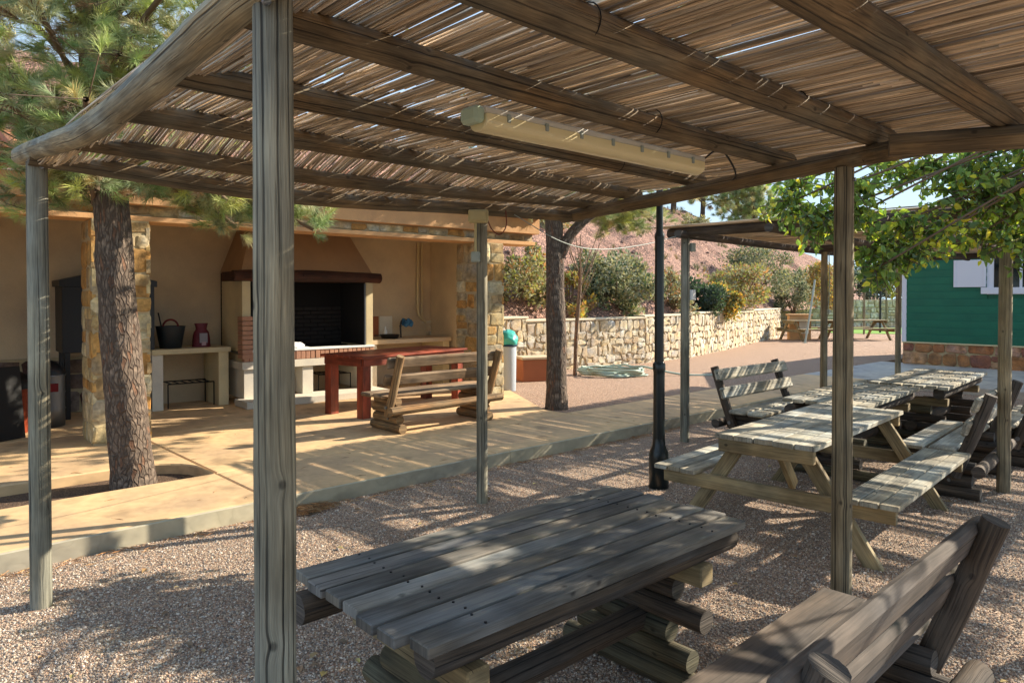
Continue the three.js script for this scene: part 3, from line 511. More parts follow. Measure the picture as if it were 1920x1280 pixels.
{
  const g = thing('lamp_post', 'black iron lamp post rising beside the near pergola', 'street lamp', at(1.31, 6.35));
  mesh('base', lathe([[0, 0], [0.088, 0], [0.088, 0.26], [0.084, 0.275], [0.086, 0.29], [0.078, 0.33], [0.058, 0.38], [0.054, 0.44]], 28), M.lampPaint, g);
  mesh('lower_pole', lathe([[0.052, 0.43], [0.05, 1.0], [0.052, 1.04], [0.056, 1.05], [0.056, 1.1], [0.042, 1.12]], 28), M.lampPaint, g);
  mesh('upper_pole', lathe([[0.041, 1.11], [0.04, 2.2], [0.044, 2.22], [0.044, 2.25], [0.03, 2.28], [0.028, 3.9], [0.06, 3.92], [0.06, 3.96]], 28), M.lampPaint, g);
  mesh('lantern', lathe([[0, 3.96], [0.1, 3.97], [0.17, 4.3], [0.19, 4.32], [0.02, 4.48], [0, 4.48]], 6), M.lampPaint, g);
  mesh('door_bolt', moved(new THREE.SphereGeometry(0.008, 8, 6), -0.05, 0.8, 0.0), M.steel, g);
}
// ---------------------------------------------------------------- log tables and benches (local x along the length)
function logTable(label, X, D, deg, L, W, o = {}) {
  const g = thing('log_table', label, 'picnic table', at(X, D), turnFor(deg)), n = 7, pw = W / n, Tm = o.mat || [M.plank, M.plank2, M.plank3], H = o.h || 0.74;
  for (let k = 0; k < n; k++) {
    const l = L + rr(-0.04, 0.04), pl = cbox(l, 0.036, pw - rr(0.013, 0.02), 0.004);
    mesh('plank', moved(pl, rr(-0.01, 0.01), H - 0.018 + rr(-0.002, 0.002), -W / 2 + pw * (k + 0.5), rr(-0.006, 0.006), rr(-0.002, 0.002), 0), pick(Tm), g);
  }
  if (o.nails) for (let k = 0; k < n; k++) for (const x of [-1, 1]) for (const dz of [-0.028, 0.03]) mesh('nail', moved(new THREE.CylinderGeometry(0.0045, 0.0045, 0.004, 8), x * (L / 2 - 0.24) + rr(-0.012, 0.012), H + 0.001, -W / 2 + pw * (k + 0.5) + dz + rr(-0.006, 0.006)), M.iron, g);
  for (const s of [-1, 1]) mesh('rail', logGeo([V(-L / 2 - (s < 0 ? 0.04 : -0.08), H - 0.094, s * W * 0.36), V(L / 2 + 0.0, H - 0.094, s * W * 0.36)], 0.054, 0.056, { seg: 10, rough: 0.06, flat: 0.96 }), M.log, g);
  for (const s of [-1, 1]) {
    const x = s * (L / 2 - 0.24), tr = mesh('trestle', bx(0.09, 0.085, W * 0.86, x, H - 0.195, 0, 0.006), M.newWood, g);
    const rows = [[0, 0.2], [0, 0.46], [0, 0.3], [0, 0.5]];
    const k = (H - 0.24 - 0.11) / 4;
    rows.forEach(([, hl], i) => { const dz = rr(-0.06, 0.06), e = hl / 2 + 0.06; mesh('stacked_log', logGeo([V(x + rr(-0.008, 0.008), 0.11 + k * (3.5 - i), dz - e), V(x + rr(-0.008, 0.008), 0.11 + k * (3.5 - i), dz + e)], k * rr(0.46, 0.51), k * rr(0.46, 0.51), { seg: 6, rough: 0.05, radial: 18 }), pick([M.logGreen, M.log]), tr); });
    mesh('foot', logGeo([V(x, 0.05, -W * 0.56), V(x, 0.058, -W * 0.4), V(x, 0.058, 0), V(x, 0.058, W * 0.4), V(x, 0.05, W * 0.6)], 0.05, 0.05, { seg: 8, rough: 0.05 }), M.logGreen, tr);
  }
  mesh('stretcher', logGeo([V(-L / 2 + 0.12, 0.27, 0), V(L / 2 - 0.14, 0.27, 0)], 0.055, 0.055, { seg: 10, rough: 0.06 }), M.log, g);
  return g;
}
function logBench(label, X, D, deg, L, side, o = {}) {          // side: +1 puts the back on the right and near side
  const g = thing('log_bench', label, 'bench', at(X, D, o.y || 0), turnFor(deg)), lm = o.log || M.log, pm = o.plank || M.plankBrown;
  for (const s of [-1, 1]) {
    const x = s * (L / 2 - 0.2), e = mesh('end_frame', logGeo([V(x, 0.055, -0.3), V(x, 0.055, 0.32)], 0.055, 0.055, { seg: 6, rough: 0.05, flat: 0.9 }), lm, g);
    mesh('stacked_log', logGeo([V(x, 0.155, -0.24), V(x, 0.155, 0.26)], 0.055, 0.054, { seg: 6, rough: 0.05 }), lm, e);
    mesh('stacked_log', logGeo([V(x, 0.262, -0.2 - 0.06), V(x, 0.262, 0.22 + 0.06)], 0.055, 0.055, { seg: 6, rough: 0.05 }), lm, e);
    mesh('stacked_log', logGeo([V(x, 0.355, -0.23), V(x, 0.355, 0.23)], 0.046, 0.046, { seg: 6, rough: 0.05 }), lm, e);
    mesh('bolt', moved(new THREE.CylinderGeometry(0.014, 0.014, 0.02, 10), x + s * 0.06, 0.155, 0.1 * side, 0, 0, Math.PI / 2), M.steel, e);
    const px = x - s * (o.postIn || 0.0) + s * 0.085;
    const b = mesh('back_post', logGeo([V(px, 0.2, side * 0.14), V(px, 0.55, side * 0.275), V(px, 0.9, side * 0.40)], 0.05, 0.046, { seg: 8, rough: 0.06 }), lm, g);
    mesh('bolt', moved(new THREE.CylinderGeometry(0.02, 0.02, 0.03, 12), px + s * 0.05, 0.3, side * 0.175, 0, 0, Math.PI / 2), M.steel, b);
  }
  for (const z of [-0.16, 0.065]) mesh('seat_plank', moved(cbox(L + rr(-0.03, 0.03), 0.045, 0.2, 0.014), 0, 0.425, z * side, 0, rr(-0.006, 0.006), 0), pm, g);
  for (const [y, w] of [[0.62, 0.13], [0.82, 0.13]]) mesh('back_plank', moved(cbox(L + rr(-0.02, 0.04), w, 0.05, 0.016), 0, y, side * (0.233 + (y - 0.6) * 0.36), side * 0.33, 0, 0), pm, g);
  mesh('stretcher', logGeo([V(-L / 2 + 0.02, 0.275, side * 0.33), V(L / 2 - 0.02, 0.29, side * 0.33)], 0.05, 0.05, { seg: 10, rough: 0.06 }), o.stretch || lm, g);
  return g;
}
function frameTable(label, X, D, deg, o = {}) {                 // A-frame picnic table with two seats
  const g = thing('picnic_table', label, 'picnic table', at(X, D, o.y || 0), turnFor(deg)), L = 2.0, H = 0.74, top = o.top ? [o.top] : [M.plankPale, M.plankPale2], fr = o.frame || M.newWood;
  for (let k = 0; k < 5; k++) mesh('plank', moved(cbox(L + rr(-0.02, 0.02), 0.036, 0.135, 0.005), rr(-0.01, 0.01), H - 0.018, -0.28 + k * 0.14), pick(top), g);
  for (const s of [-1, 1]) for (let k = 0; k < 3; k++) mesh('seat_plank', moved(cbox(L + rr(-0.02, 0.02), 0.034, 0.108, 0.005), rr(-0.01, 0.01), 0.433, s * (0.555 + k * 0.113)), pick(top), g);
  for (const s of [-1, 1]) {
    const x = s * (L / 2 - 0.18);
    mesh('apron', bx(0.045, 0.09, 0.66, s * (L / 2 - 0.045), H - 0.081, 0), fr, g);
    mesh('seat_beam', bx(0.045, 0.1, 1.6, s * (L / 2 - 0.1), 0.365, 0), fr, g);
    for (const z of [-1, 1]) { const len = 0.99, a = Math.atan2(0.46, 0.7); mesh('leg', moved(cbox(0.045, len - 0.1, 0.1, 0.005, 'y'), x + s * 0.03, 0.335, z * 0.44, -z * a, 0, 0), fr, g); }
    mesh('brace', moved(cbox(0.5, 0.08, 0.045, 0.005), s * (L / 2 - 0.38), 0.52, 0.0, 0, 0, s * 0.85), fr, g);
  }
  return g;
}
{
  const u = [0.682, 0.731], v = [0.731, -0.682], uv = (a, b) => [u[0] * a + v[0] * b, u[1] * a + v[1] * b];
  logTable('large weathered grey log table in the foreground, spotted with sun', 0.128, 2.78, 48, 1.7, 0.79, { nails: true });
  const N = [1.68, 4.78];
  frameTable('A-frame picnic table with attached seats just behind the near right post', N[0] + u[0], N[1] + u[1], 43);
  let c = uv(7.62, -2.38); logTable('middle log table end to end behind the A-frame table', c[0], c[1], 43, 1.8, 0.78, { mat: [M.plankPale, M.plankPale2], h: 0.735 });
  c = uv(9.72, -2.16); logTable('farthest log table under the pergola, nearest the green house', c[0], c[1], 43, 2.1, 0.8, { mat: [M.plankPale, M.plankPale2], h: 0.74 });
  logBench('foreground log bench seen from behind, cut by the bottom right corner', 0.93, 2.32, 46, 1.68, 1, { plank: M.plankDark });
  c = [3.1, 8.32]; logBench('log bench with dark backrest left of the tables, by the kerb', c[0], c[1], 47, 1.65, -1, { log: M.log, plank: M.plankPale });
  c = uv(7.55, -1.5); logBench('log bench at the right of the middle log table', c[0], c[1], 43, 1.55, 1, { plank: M.plankPale });
  c = uv(9.25, -1.32); logBench('log bench farthest right, mostly hidden behind the right post', c[0], c[1], 43, 1.55, 1, { plank: M.plankPale });
  logBench('brown log bench standing on the terrace before the red table', -0.98, 8.82, 47, 1.72, 1, { y: FLOOR, log: M.logBrown, plank: M.plankBrown, stretch: M.logBrown });
  frameTable('distant wooden picnic table beside the meter cabinet', 11.0, 26.2, 75, { y: 0.1, top: M.newWood });
  frameTable('distant wooden picnic table half hidden by the warm post', 12.9, 26.6, 80, { y: 0.1, top: M.newWood });
}
{ // red table on the terrace
  const g = thing('red_table', 'red painted wooden table on the terrace before the barbecue', 'table', at(-1.62, 10.12, FLOOR), turnFor(37)), L = 2.05, W = 0.86;
  for (let k = 0; k < 7; k++) mesh('plank', moved(cbox(L, 0.032, W / 7 - 0.006, 0.004), 0, 0.79, -W / 2 + W / 7 * (k + 0.5)), M.red, g);
  for (const s of [-1, 1]) { mesh('apron', bx(L - 0.1, 0.1, 0.035, 0, 0.722, s * (W / 2 - 0.05)), M.red, g); mesh('apron', bx(0.035, 0.1, W - 0.16, s * (L / 2 - 0.06), 0.721, 0), M.red, g); for (const z of [-1, 1]) mesh('leg', bx(0.13, 0.672, 0.13, s * (L / 2 - 0.115), 0.336, z * (W / 2 - 0.11)), M.red, g); }
}
// ---------------------------------------------------------------- foliage
const leafMat = new THREE.MeshPhysicalMaterial({ color: 0xffffff, roughness: 0.85, transmission: 0.5, thickness: 0, side: THREE.DoubleSide });
const needleMat = new THREE.MeshPhysicalMaterial({ color: 0xffffff, roughness: 0.8, transmission: 0.35, thickness: 0, side: THREE.DoubleSide });
function leafGeo(l, w, fold = 0.25) {                            // pointed leaf along +z, folded at the midrib
  const P = [[0, 0, 0], [-w / 2, fold * w, l * 0.35], [-w * 0.36, fold * w * 0.6, l * 0.7], [0, -0.06 * l, l], [w * 0.36, fold * w * 0.6, l * 0.7], [w / 2, fold * w, l * 0.35], [0, 0.02 * l, l * 0.5]], pos = [];
  for (const [a, b, c] of [[0, 6, 1], [1, 6, 2], [2, 6, 3], [3, 6, 4], [4, 6, 5], [5, 6, 0]]) pos.push(...P[a], ...P[b], ...P[c]);
  const g = new THREE.BufferGeometry(); g.setAttribute('position', new THREE.Float32BufferAttribute(pos, 3)); g.computeVertexNormals(); return g;
}
const LEAF = leafGeo(0.07, 0.042), SMALL = leafGeo(0.05, 0.026), TINY = leafGeo(0.10, 0.055);
function tuftGeo(n, l) {                                          // a pine shoot: needles spreading about +y
  const pos = [];
  for (let k = 0; k < n; k++) {
    const a = rr(0, 6.283), s = rr(0.15, 1.15), L = l * rr(0.7, 1.1), b = rr(0, 0.09), d = V(Math.sin(s) * Math.cos(a), Math.cos(s), Math.sin(s) * Math.sin(a)), o = V(-Math.sin(a), 0, Math.cos(a)).multiplyScalar(0.0011 * l / 0.1);
    const p = V(0, b, 0), m = p.clone().addScaledVector(d, L * 0.6), t = p.clone().addScaledVector(d, L).add(V(0, -0.012, 0));
    pos.push(...p.clone().sub(o).toArray(), ...p.clone().add(o).toArray(), ...m.clone().add(o).toArray(), ...p.clone().sub(o).toArray(), ...m.clone().add(o).toArray(), ...m.clone().sub(o).toArray(), ...m.clone().sub(o).toArray(), ...m.clone().add(o).toArray(), ...t.toArray());
  }
  const g = new THREE.BufferGeometry(); g.setAttribute('position', new THREE.Float32BufferAttribute(pos, 3)); g.computeVertexNormals(); return g;
}
const TUFT = tuftGeo(72, 0.12), BIGTUFT = tuftGeo(60, 0.36);
function scatter(name, geo, m, list, parent) {                    // list of [position, direction, scale, [r, g, b] linear]
  const im = new THREE.InstancedMesh(geo, m, list.length), q = new THREE.Quaternion(), q2 = new THREE.Quaternion(), mt = new THREE.Matrix4(), c = new THREE.Color(), up = geo === TUFT || geo === BIGTUFT ? V(0, 1, 0) : V(0, 0, 1);
  list.forEach(([p, d, s, k], i) => { q.setFromUnitVectors(up, d.clone().normalize()); q2.setFromAxisAngle(up, rr(0, 6.28)); q.multiply(q2); mt.compose(p, q, V(s, s, s)); im.setMatrixAt(i, mt); im.setColorAt(i, c.setRGB(...k)); });
  im.name = name; im.castShadow = im.receiveShadow = true; parent.add(im); return stuff(im);
}
const vary = (c, a = 0.35) => { const k = rr(1 - a, 1 + a), t = rr(-0.12, 0.12); return [c[0] * k * (1 + t), c[1] * k, c[2] * k * (1 - t)]; };
const dir = (dy = 0) => V(rr(-1, 1), rr(-1, 1) + dy, rr(-1, 1)).normalize();
const inBall = () => { let v; do v = V(rr(-1, 1), rr(-1, 1), rr(-1, 1)); while (v.lengthSq() > 1); return v; };
// trunk with root flare and fissured bark
function trunkGeo(pts, r0, r1, flare = 0.25, seg = 60, radial = 40) {
  const curve = new THREE.CatmullRomCurve3(pts), len = curve.getLength(), pos = [], uv = [], idx = [], s = Math.floor(rnd() * 1e5);
  for (let i = 0; i <= seg; i++) {
    const t = i / seg, c = curve.getPoint(t), T = curve.getTangent(t), S = V(1, 0, 0).cross(T).normalize(), U = S.clone().cross(T).normalize(), y = t * len, r = lerp(r0, r1, t) * (1 + flare * Math.exp(-y / 0.18));
    for (let j = 0; j <= radial; j++) {
      const a = j / radial * 2 * Math.PI, jj = j % radial, rid = fbm(jj * 0.45, y * 3.2 + 20, Math.round(radial * 0.45), 9999, s, 3) - 0.5, fine = hash(jj, i, s) - 0.5;
      const q = r * (1 + 0.22 * rid + 0.04 * fine); const p = c.clone().addScaledVector(S, Math.cos(a) * q).addScaledVector(U, Math.sin(a) * q); pos.push(p.x, p.y, p.z); uv.push(a * r0, y);
    }
  }
  const row = radial + 1; for (let i = 0; i < seg; i++) for (let j = 0; j < radial; j++) { const a = i * row + j, b = a + 1, c = a + row, d = c + 1; idx.push(a, b, c, b, d, c); }
  const g = new THREE.BufferGeometry(); g.setAttribute('position', new THREE.Float32BufferAttribute(pos, 3)); g.setAttribute('uv', new THREE.Float32BufferAttribute(uv, 2)); g.setIndex(idx); g.computeVertexNormals(); return g;
}
const PINE = [[0.33, 0.41, 0.12], [0.45, 0.52, 0.14], [0.23, 0.32, 0.11], [0.58, 0.54, 0.26], [0.36, 0.42, 0.20]];
function pine(label, base, trunkPts, r0, r1, boughs, perBough, o = {}) {   // points relative to base
  const g = thing('pine_tree', label, 'tree', base, 0, o.group), list = [], limbs = [], twigs = [];
  mesh('trunk', trunkGeo(trunkPts, r0, r1), M.bark, g);
  for (const [from, tip, spread = 0.5, n = perBough] of boughs) {
    const A = V(...from), B = V(...tip), mid = A.clone().lerp(B, 0.5).add(V(0, rr(0.05, 0.3), 0)); limbs.push(tube([A, mid, B], 0.022 * (o.limb || 1), 8, 5));
    for (let k = 0; k < n; k++) {
      const t = Math.pow(rnd(), 0.6), c = A.clone().lerp(mid, t).lerp(mid.clone().lerp(B, t), t), out = dir(0.15), p = c.clone().add(V(out.x, out.y * 0.6, out.z).multiplyScalar(spread * rr(0.15, 1) * (0.35 + 0.65 * t)));
      if (k % 2 === 0) twigs.push(new THREE.TubeGeometry(new THREE.LineCurve3(c, p), 1, 0.004, 3));
      const col = vary(pick(PINE)); if (rnd() < 0.08) { col[0] = 0.28; col[1] = 0.17; col[2] = 0.07; }
      for (let m = 0; m < 2; m++) list.push([p.clone().add(inBall().multiplyScalar(0.06)), p.clone().sub(c).normalize().add(V(0, 0.35, 0)).add(inBall().multiplyScalar(0.5)), rr(0.75, 1.25), col]);
    }
  }
  mesh('limbs', merged(limbs.concat(twigs)), M.twig, g);
  scatter('crown', o.tuft || TUFT, needleMat, list, g); return g;
}
{
  const b = []; // left pine, whose lower boughs hang beside the near pergola
  for (const [x, y, z] of [[1.0, 3.3, 0.9], [0.5, 3.0, 1.5], [-0.4, 3.2, 1.3], [-0.9, 3.6, 0.9], [1.5, 3.7, 0.4], [0.2, 3.7, 1.7], [-0.5, 4.1, 1.4], [0.8, 4.2, 1.1], [1.2, 4.6, -0.2], [-1.4, 3.4, 0.1], [-1.5, 4.3, 0.4], [0.1, 4.7, 1.2], [-0.2, 2.9, 0.7], [0.9, 3.0, -0.5], [-0.8, 3.1, -0.6], [1.7, 4.2, -0.8], [-0.9, 4.9, 0.7], [0.4, 3.5, 0.9], [-0.1, 3.9, 0.6], [0.9, 3.8, 0.5], [-0.7, 2.95, 0.3], [0.6, 5.2, 0.4], [-0.6, 5.6, -0.4], [1.2, 5.5, -1], [0, 6.1, 0.2]])
    b.push([[-0.25 + rr(-0.1, 0.1), Math.max(2.5, y - rr(0.3, 0.9)), 0.05], [x, y, z], 0.6]);
  for (let k = 0; k < 34; k++) { const a = k * 2.4, r = rr(0.8, 3.0), y = rr(3.9, 8); b.push([[-0.3, Math.max(2.9, y - rr(0.4, 1.4)), 0.08], [-0.6 + Math.cos(a) * r, y, -0.2 + Math.sin(a) * r * 0.9], 0.75, 40]); }
  b.push([[-0.2, 2.9, 0], [0.62, 2.38, -0.75], 0.24, 90], [[-0.2, 2.85, 0], [1.36, 2.36, -0.8], 0.26, 110], [[-0.2, 2.8, 0.1], [-0.62, 2.58, 0.25], 0.28, 50], [[-0.2, 2.75, 0.1], [-0.78, 2.42, 0.15], 0.2, 30], [[-0.18, 2.8, 0.1], [-0.06, 2.56, 0.42], 0.12, 16], [[-0.2, 2.9, 0], [0.5, 2.62, -0.4], 0.2, 26], [[-0.2, 2.9, 0], [0.75, 2.56, -0.2], 0.16, 20]);
  pine('thick barked pine growing from the tree pit at left, needles over the roof', at(-3.31, 6.23), [V(0, -0.05, 0), V(-0.06, 0.7, 0), V(-0.13, 1.6, 0), V(-0.17, 2.6, 0.03), V(-0.28, 4.2, 0.08), V(-0.3, 7.6, 0.1)], 0.178, 0.11, b, 44);
}
{
  const b = [];
  for (let k = 0; k < 38; k++) { const a = k * 2.4, r = rr(0.9, 2.6), y = rr(3.3, 6.8); b.push([[0.1 + rr(-0.1, 0.3), Math.max(2.7, y - rr(0.4, 1.2)), 0], [0.8 + Math.cos(a) * r, y, -0.6 + Math.sin(a) * r], 0.7]); }
  b.push([[0.5, 2.9, -0.1], [1.15, 2.78, -1.7], 0.45, 170], [[0.5, 2.95, -0.1], [1.7, 2.9, -1.9], 0.4, 130], [[0, 2.9, 0], [-0.2, 2.85, -0.9], 0.2, 14]);
  const g = pine('forked pine trunk standing right of the stone pillar', at(0.63, 10.14, 0.08), [V(0, -0.05, 0), V(0.0, 0.9, 0), V(-0.02, 1.8, 0), V(-0.03, 2.5, 0), V(-0.1, 3.6, 0), V(-0.15, 6, 0)], 0.148, 0.1, b, 36);
  mesh('limb', trunkGeo([V(0.04, 2.2, 0), V(0.2, 2.5, 0), V(0.42, 2.72, -0.02), V(0.8, 3.0, -0.1), V(1.5, 3.7, -0.3)], 0.085, 0.05, 0, 24, 20), M.bark, g);
}
// pines along the crest of the hill
[[19, 9, 4.6], [22, 8, 5.4], [28, 7.5, 6], [34.5, 8, 6.2], [39, 7, 6.5], [36, 5, 5]].forEach(([s, d, h], i) => {
  const b = []; for (let k = 0; k < 16; k++) { const a = k * 2.4, t = (k + 0.5) / 16, r = 2.1 * (1 - 0.55 * t); b.push([[0, h * (0.12 + 0.6 * t), 0], [Math.cos(a) * r, h * (0.2 + 0.75 * t), Math.sin(a) * r], 1.0]); }
  pine(['leftmost pine on the hill crest, above the bare sapling', 'second pine from the left on the hill crest', 'third pine from the left on the hill crest, right of the lamp post', 'fourth pine from the left on the hill crest', 'fifth pine from the left on the hill crest', 'rightmost pine on the hill crest, above the far pergola roof'][i], hillAt(s, d), [V(0, -0.3, 0), V(0.1, h * 0.5, 0), V(0, h * 0.9, 0)], 0.16, 0.06, b, 26, { tuft: BIGTUFT, limb: 1.6 });
});
// ---------------------------------------------------------------- shrubs
const OLIVE = [0.32, 0.31, 0.11], GREYG = [0.27, 0.29, 0.16], DARKG = [0.06, 0.11, 0.04], GOLD = [0.60, 0.38, 0.05], RUSTY = [0.42, 0.23, 0.08], LIME = [0.36, 0.38, 0.07], PALEG = [0.36, 0.36, 0.20];
function shrub(label, X, D, y, rx, ry, cols, n, leaf = TINY) {
  const g = thing('shrub', label, 'shrub', at(X, D, y)), list = [], stems = [], lobes = [];
  const nl = 12 + Math.round(rx * 9); for (let k = 0; k < nl; k++) { const c = inBall(); lobes.push([V(c.x * rx * 0.8, ry * (1 + c.y * 0.8), c.z * rx * 0.8), rr(0.16, 0.42)]); stems.push(tube([V(rr(-0.08, 0.08), -0.02, rr(-0.08, 0.08)), V(c.x * rx * 0.2, ry * 0.5, c.z * rx * 0.2), lobes[k][0]], 0.012, 6, 4)); }
  for (let i = 0; i < n * 1.35; i++) { const [c, r] = pick(lobes), v = inBall().normalize().multiplyScalar(Math.pow(rnd(), 0.4)), p = c.clone().add(V(v.x * rx * r, v.y * ry * r, v.z * rx * r)); if (p.y < 0.02) p.y = rr(0.02, 0.2); list.push([p, v.add(dir(0.3)), rr(0.7, 1.3), vary(pick(cols))]); }
  mesh('stems', merged(stems), M.twig, g); scatter('foliage', leaf, leafMat, list, g); return g;
}
shrub('tall olive and rust coloured shrub right of the stone pillar', 0.1, 15.9, 1.0, 0.95, 1.15, [OLIVE, OLIVE, RUSTY, LIME, PALEG], 4600);
shrub('low yellowish shrub behind the pine trunk', 1.35, 16.5, 1.0, 0.7, 0.7, [OLIVE, RUSTY, LIME, GOLD], 1300);
shrub('big grey green shrub above the wall left of the lamp post', 2.6, 17.9, 0.95, 1.35, 1.05, [GREYG, GREYG, OLIVE, DARKG, PALEG], 6400);
shrub('olive shrub between the lamp post and the pergola post', 4.3, 19.3, 1.0, 0.85, 0.72, [OLIVE, PALEG, GREYG, RUSTY], 1500);
shrub('dark green shrub right of the pergola post', 5.35, 20.6, 1.1, 0.85, 0.6, [DARKG, DARKG, [0.04, 0.07, 0.03]], 3400);
shrub('golden yellow shrub spilling over the wall', 6.3, 21.4, 0.8, 0.7, 0.75, [GOLD, GOLD, LIME, DARKG], 2800);
shrub('wide green and rust shrub along the wall', 7.7, 24.3, 1.0, 1.5, 0.95, [OLIVE, RUSTY, LIME, PALEG], 5200);
shrub('tall grey green shrub behind the far post', 9.4, 27.6, 1.5, 1.8, 1.3, [GREYG, GREYG, OLIVE, DARKG], 3800);
shrub('grey shrub beside the meter cabinet', 11.6, 29.4, 0.8, 1.1, 1.0, [GREYG, PALEG, DARKG], 2400);
shrub('rusty olive shrub left of the warm post', 13.4, 30.5, 0.9, 1.0, 1.2, [OLIVE, LIME, GOLD, RUSTY], 2400);
shrub('pale shrub above the far stone wall', 16.6, 38.5, 1.4, 1.8, 1.0, [PALEG, GREYG, OLIVE], 2600, leafGeo(0.16, 0.09));
shrub('bluish dark shrub at the far end of the field', 19.6, 39.5, 1.2, 1.9, 1.3, [[0.08, 0.13, 0.11], DARKG, GREYG], 2600, leafGeo(0.16, 0.09));
shrub('broad dark hedge bush behind the far field', 23.5, 41, 0.6, 2.6, 2.2, [DARKG, GREYG, OLIVE], 3200, leafGeo(0.16, 0.09));
shrub('sparse scrub on the red slope above the far wall', 7.6, 30.5, 4.2, 0.9, 0.5, [OLIVE, PALEG], 900);
shrub('dry scrub on the red slope over the big shrub', 1.2, 21, 3.4, 0.8, 0.45, [OLIVE, RUSTY, PALEG], 900);
{ // bare sapling
  const g = thing('bare_sapling', 'thin leafless sapling between the pine trunk and the lamp post', 'tree', at(1.27, 14.4, 0.09)); mesh('trunk', tube([V(0, -0.02, 0), V(0.03, 0.9, 0), V(0.09, 1.7, 0), V(0.12, 2.2, 0)], 0.04, 20, 8), tmat(BARK, 0xe6d2bc, 0.004), g);
  const tw = []; for (let k = 0; k < 16; k++) { const y = rr(1.5, 2.25), a = rr(0, 6.28), L = rr(0.4, 1.1); tw.push(tube([V(0.06 + y * 0.03, y, 0), V(0.12 + Math.cos(a) * L * 0.25, y + L * 0.5, Math.sin(a) * L * 0.25), V(0.12 + Math.cos(a) * L * 0.45, y + L, Math.sin(a) * L * 0.4)], 0.008, 6, 4)); } mesh('branches', merged(tw), M.twig, g);
}
// ---------------------------------------------------------------- broad leaved tree at the right
{
  const base = at(5.9, 3.7), g = thing('broadleaf_tree', 'broad leaved tree with green and yellow leaves hanging in at the right', 'tree', base), list = [], limbs = [];
  mesh('trunk', trunkGeo([V(0, -0.05, 0), V(-0.05, 1, -0.05), V(-0.1, 2.2, -0.2), V(-0.3, 3.6, -0.6)], 0.14, 0.09, 0.3, 40, 24), M.barkDark, g);
  const G = [[0.18, 0.32, 0.05], [0.25, 0.40, 0.06], [0.12, 0.22, 0.05], [0.36, 0.47, 0.06]], Y = [[0.80, 0.76, 0.05], [0.56, 0.66, 0.05]];
  const cluster = (X, D, h, r, n, yel = 0.16, from = [-0.1, 2.3, -0.2]) => {
    n *= D > 5.15 && h < 3 ? 1.9 : 1.45; const c = V(X - 5.9, h, -(D - 3.7)), f = V(...from), mid = f.clone().lerp(c, 0.55).add(V(0, 0.3, 0)); limbs.push(tube([f, f.clone().lerp(mid, 0.5).add(inBall().multiplyScalar(0.2)), mid.add(inBall().multiplyScalar(0.2)), c], 0.009, 14, 5));
    for (let k = 0; k < Math.ceil(n / 9); k++) { // leafy twigs
      const o = inBall().multiply(V(r, r * 0.8, r)), s = c.clone().addScaledVector(o, 0.15), e = c.clone().add(o).add(V(0, -0.06, 0)); limbs.push(new THREE.TubeGeometry(new THREE.LineCurve3(s, e), 1, 0.004, 3));
      for (let m = 0; m < 9; m++) { const t = 0.15 + 0.85 * m / 8, p = s.clone().lerp(e, t), side = dir(-0.35); list.push([p, side.add(V(0, -0.3, 0)), rr(0.65, 1.25), vary(rnd() < yel ? pick(Y) : pick(G), 0.3)]); }
    }
  };
  for (const [X, D, h, r, n, y] of [[2.3, 5.9, 2.48, 0.3, 130], [2.5, 5.8, 2.36, 0.3, 170], [2.7, 5.7, 2.6, 0.35, 190], [2.75, 5.7, 2.36, 0.3, 160], [2.95, 5.7, 2.08, 0.3, 200, 0.04], [2.85, 5.6, 1.92, 0.2, 80, 0.15], [3.1, 5.65, 2.3, 0.3, 130, 0.3], [3.15, 5.6, 2.08, 0.25, 100, 0.05], [3.35, 5.5, 2.22, 0.3, 110, 0.45], [3.5, 5.5, 2.5, 0.4, 200, 0.12], [3.75, 5.4, 2.55, 0.42, 260, 0.1], [3.62, 5.5, 2.2, 0.25, 100, 0.4], [3.9, 5.4, 2.15, 0.34, 200, 0.1], [4.0, 5.3, 1.95, 0.2, 80, 0.05], [3.3, 5.7, 2.75, 0.4, 170, 0.05], [3.05, 5.9, 2.9, 0.4, 140], [4.3, 5.2, 2.7, 0.5, 340], [4.5, 5.0, 2.2, 0.4, 220], [3.6, 5.6, 2.75, 0.4, 240, 0.1], [4.0, 5.5, 2.9, 0.45, 260], [3.85, 5.6, 2.4, 0.34, 150, 0.2], [2.4, 6.0, 2.66, 0.3, 120]]) cluster(X, D, h, r, n, y, [-0.25, 3.0, -0.5]);
  for (let k = 0; k < 38; k++) { const v = inBall(); cluster(5.5 + v.x * 2.2, 4.75 + v.z * 1.8, 4.2 + v.y * 1.8, rr(0.3, 0.5), 130, 0.08, [-0.28, 3.4, -0.5]); }
  for (const [X, D, h, r, n] of [[5.2, 4.55, 3.8, 0.42, 120], [5.66, 5.0, 3.75, 0.45, 130], [6.1, 5.4, 3.8, 0.42, 120], [5.4, 4.9, 4.1, 0.4, 90], [4.9, 4.3, 3.5, 0.4, 110], [6.0, 4.9, 3.5, 0.38, 90], [6.6, 4.4, 3.4, 0.45, 110]]) cluster(X, D, h, r, n, 0.12, [-0.28, 3.2, -0.5]);
  mesh('limbs', merged(limbs), M.twig, g); scatter('crown', LEAF, leafMat, list, g);
}

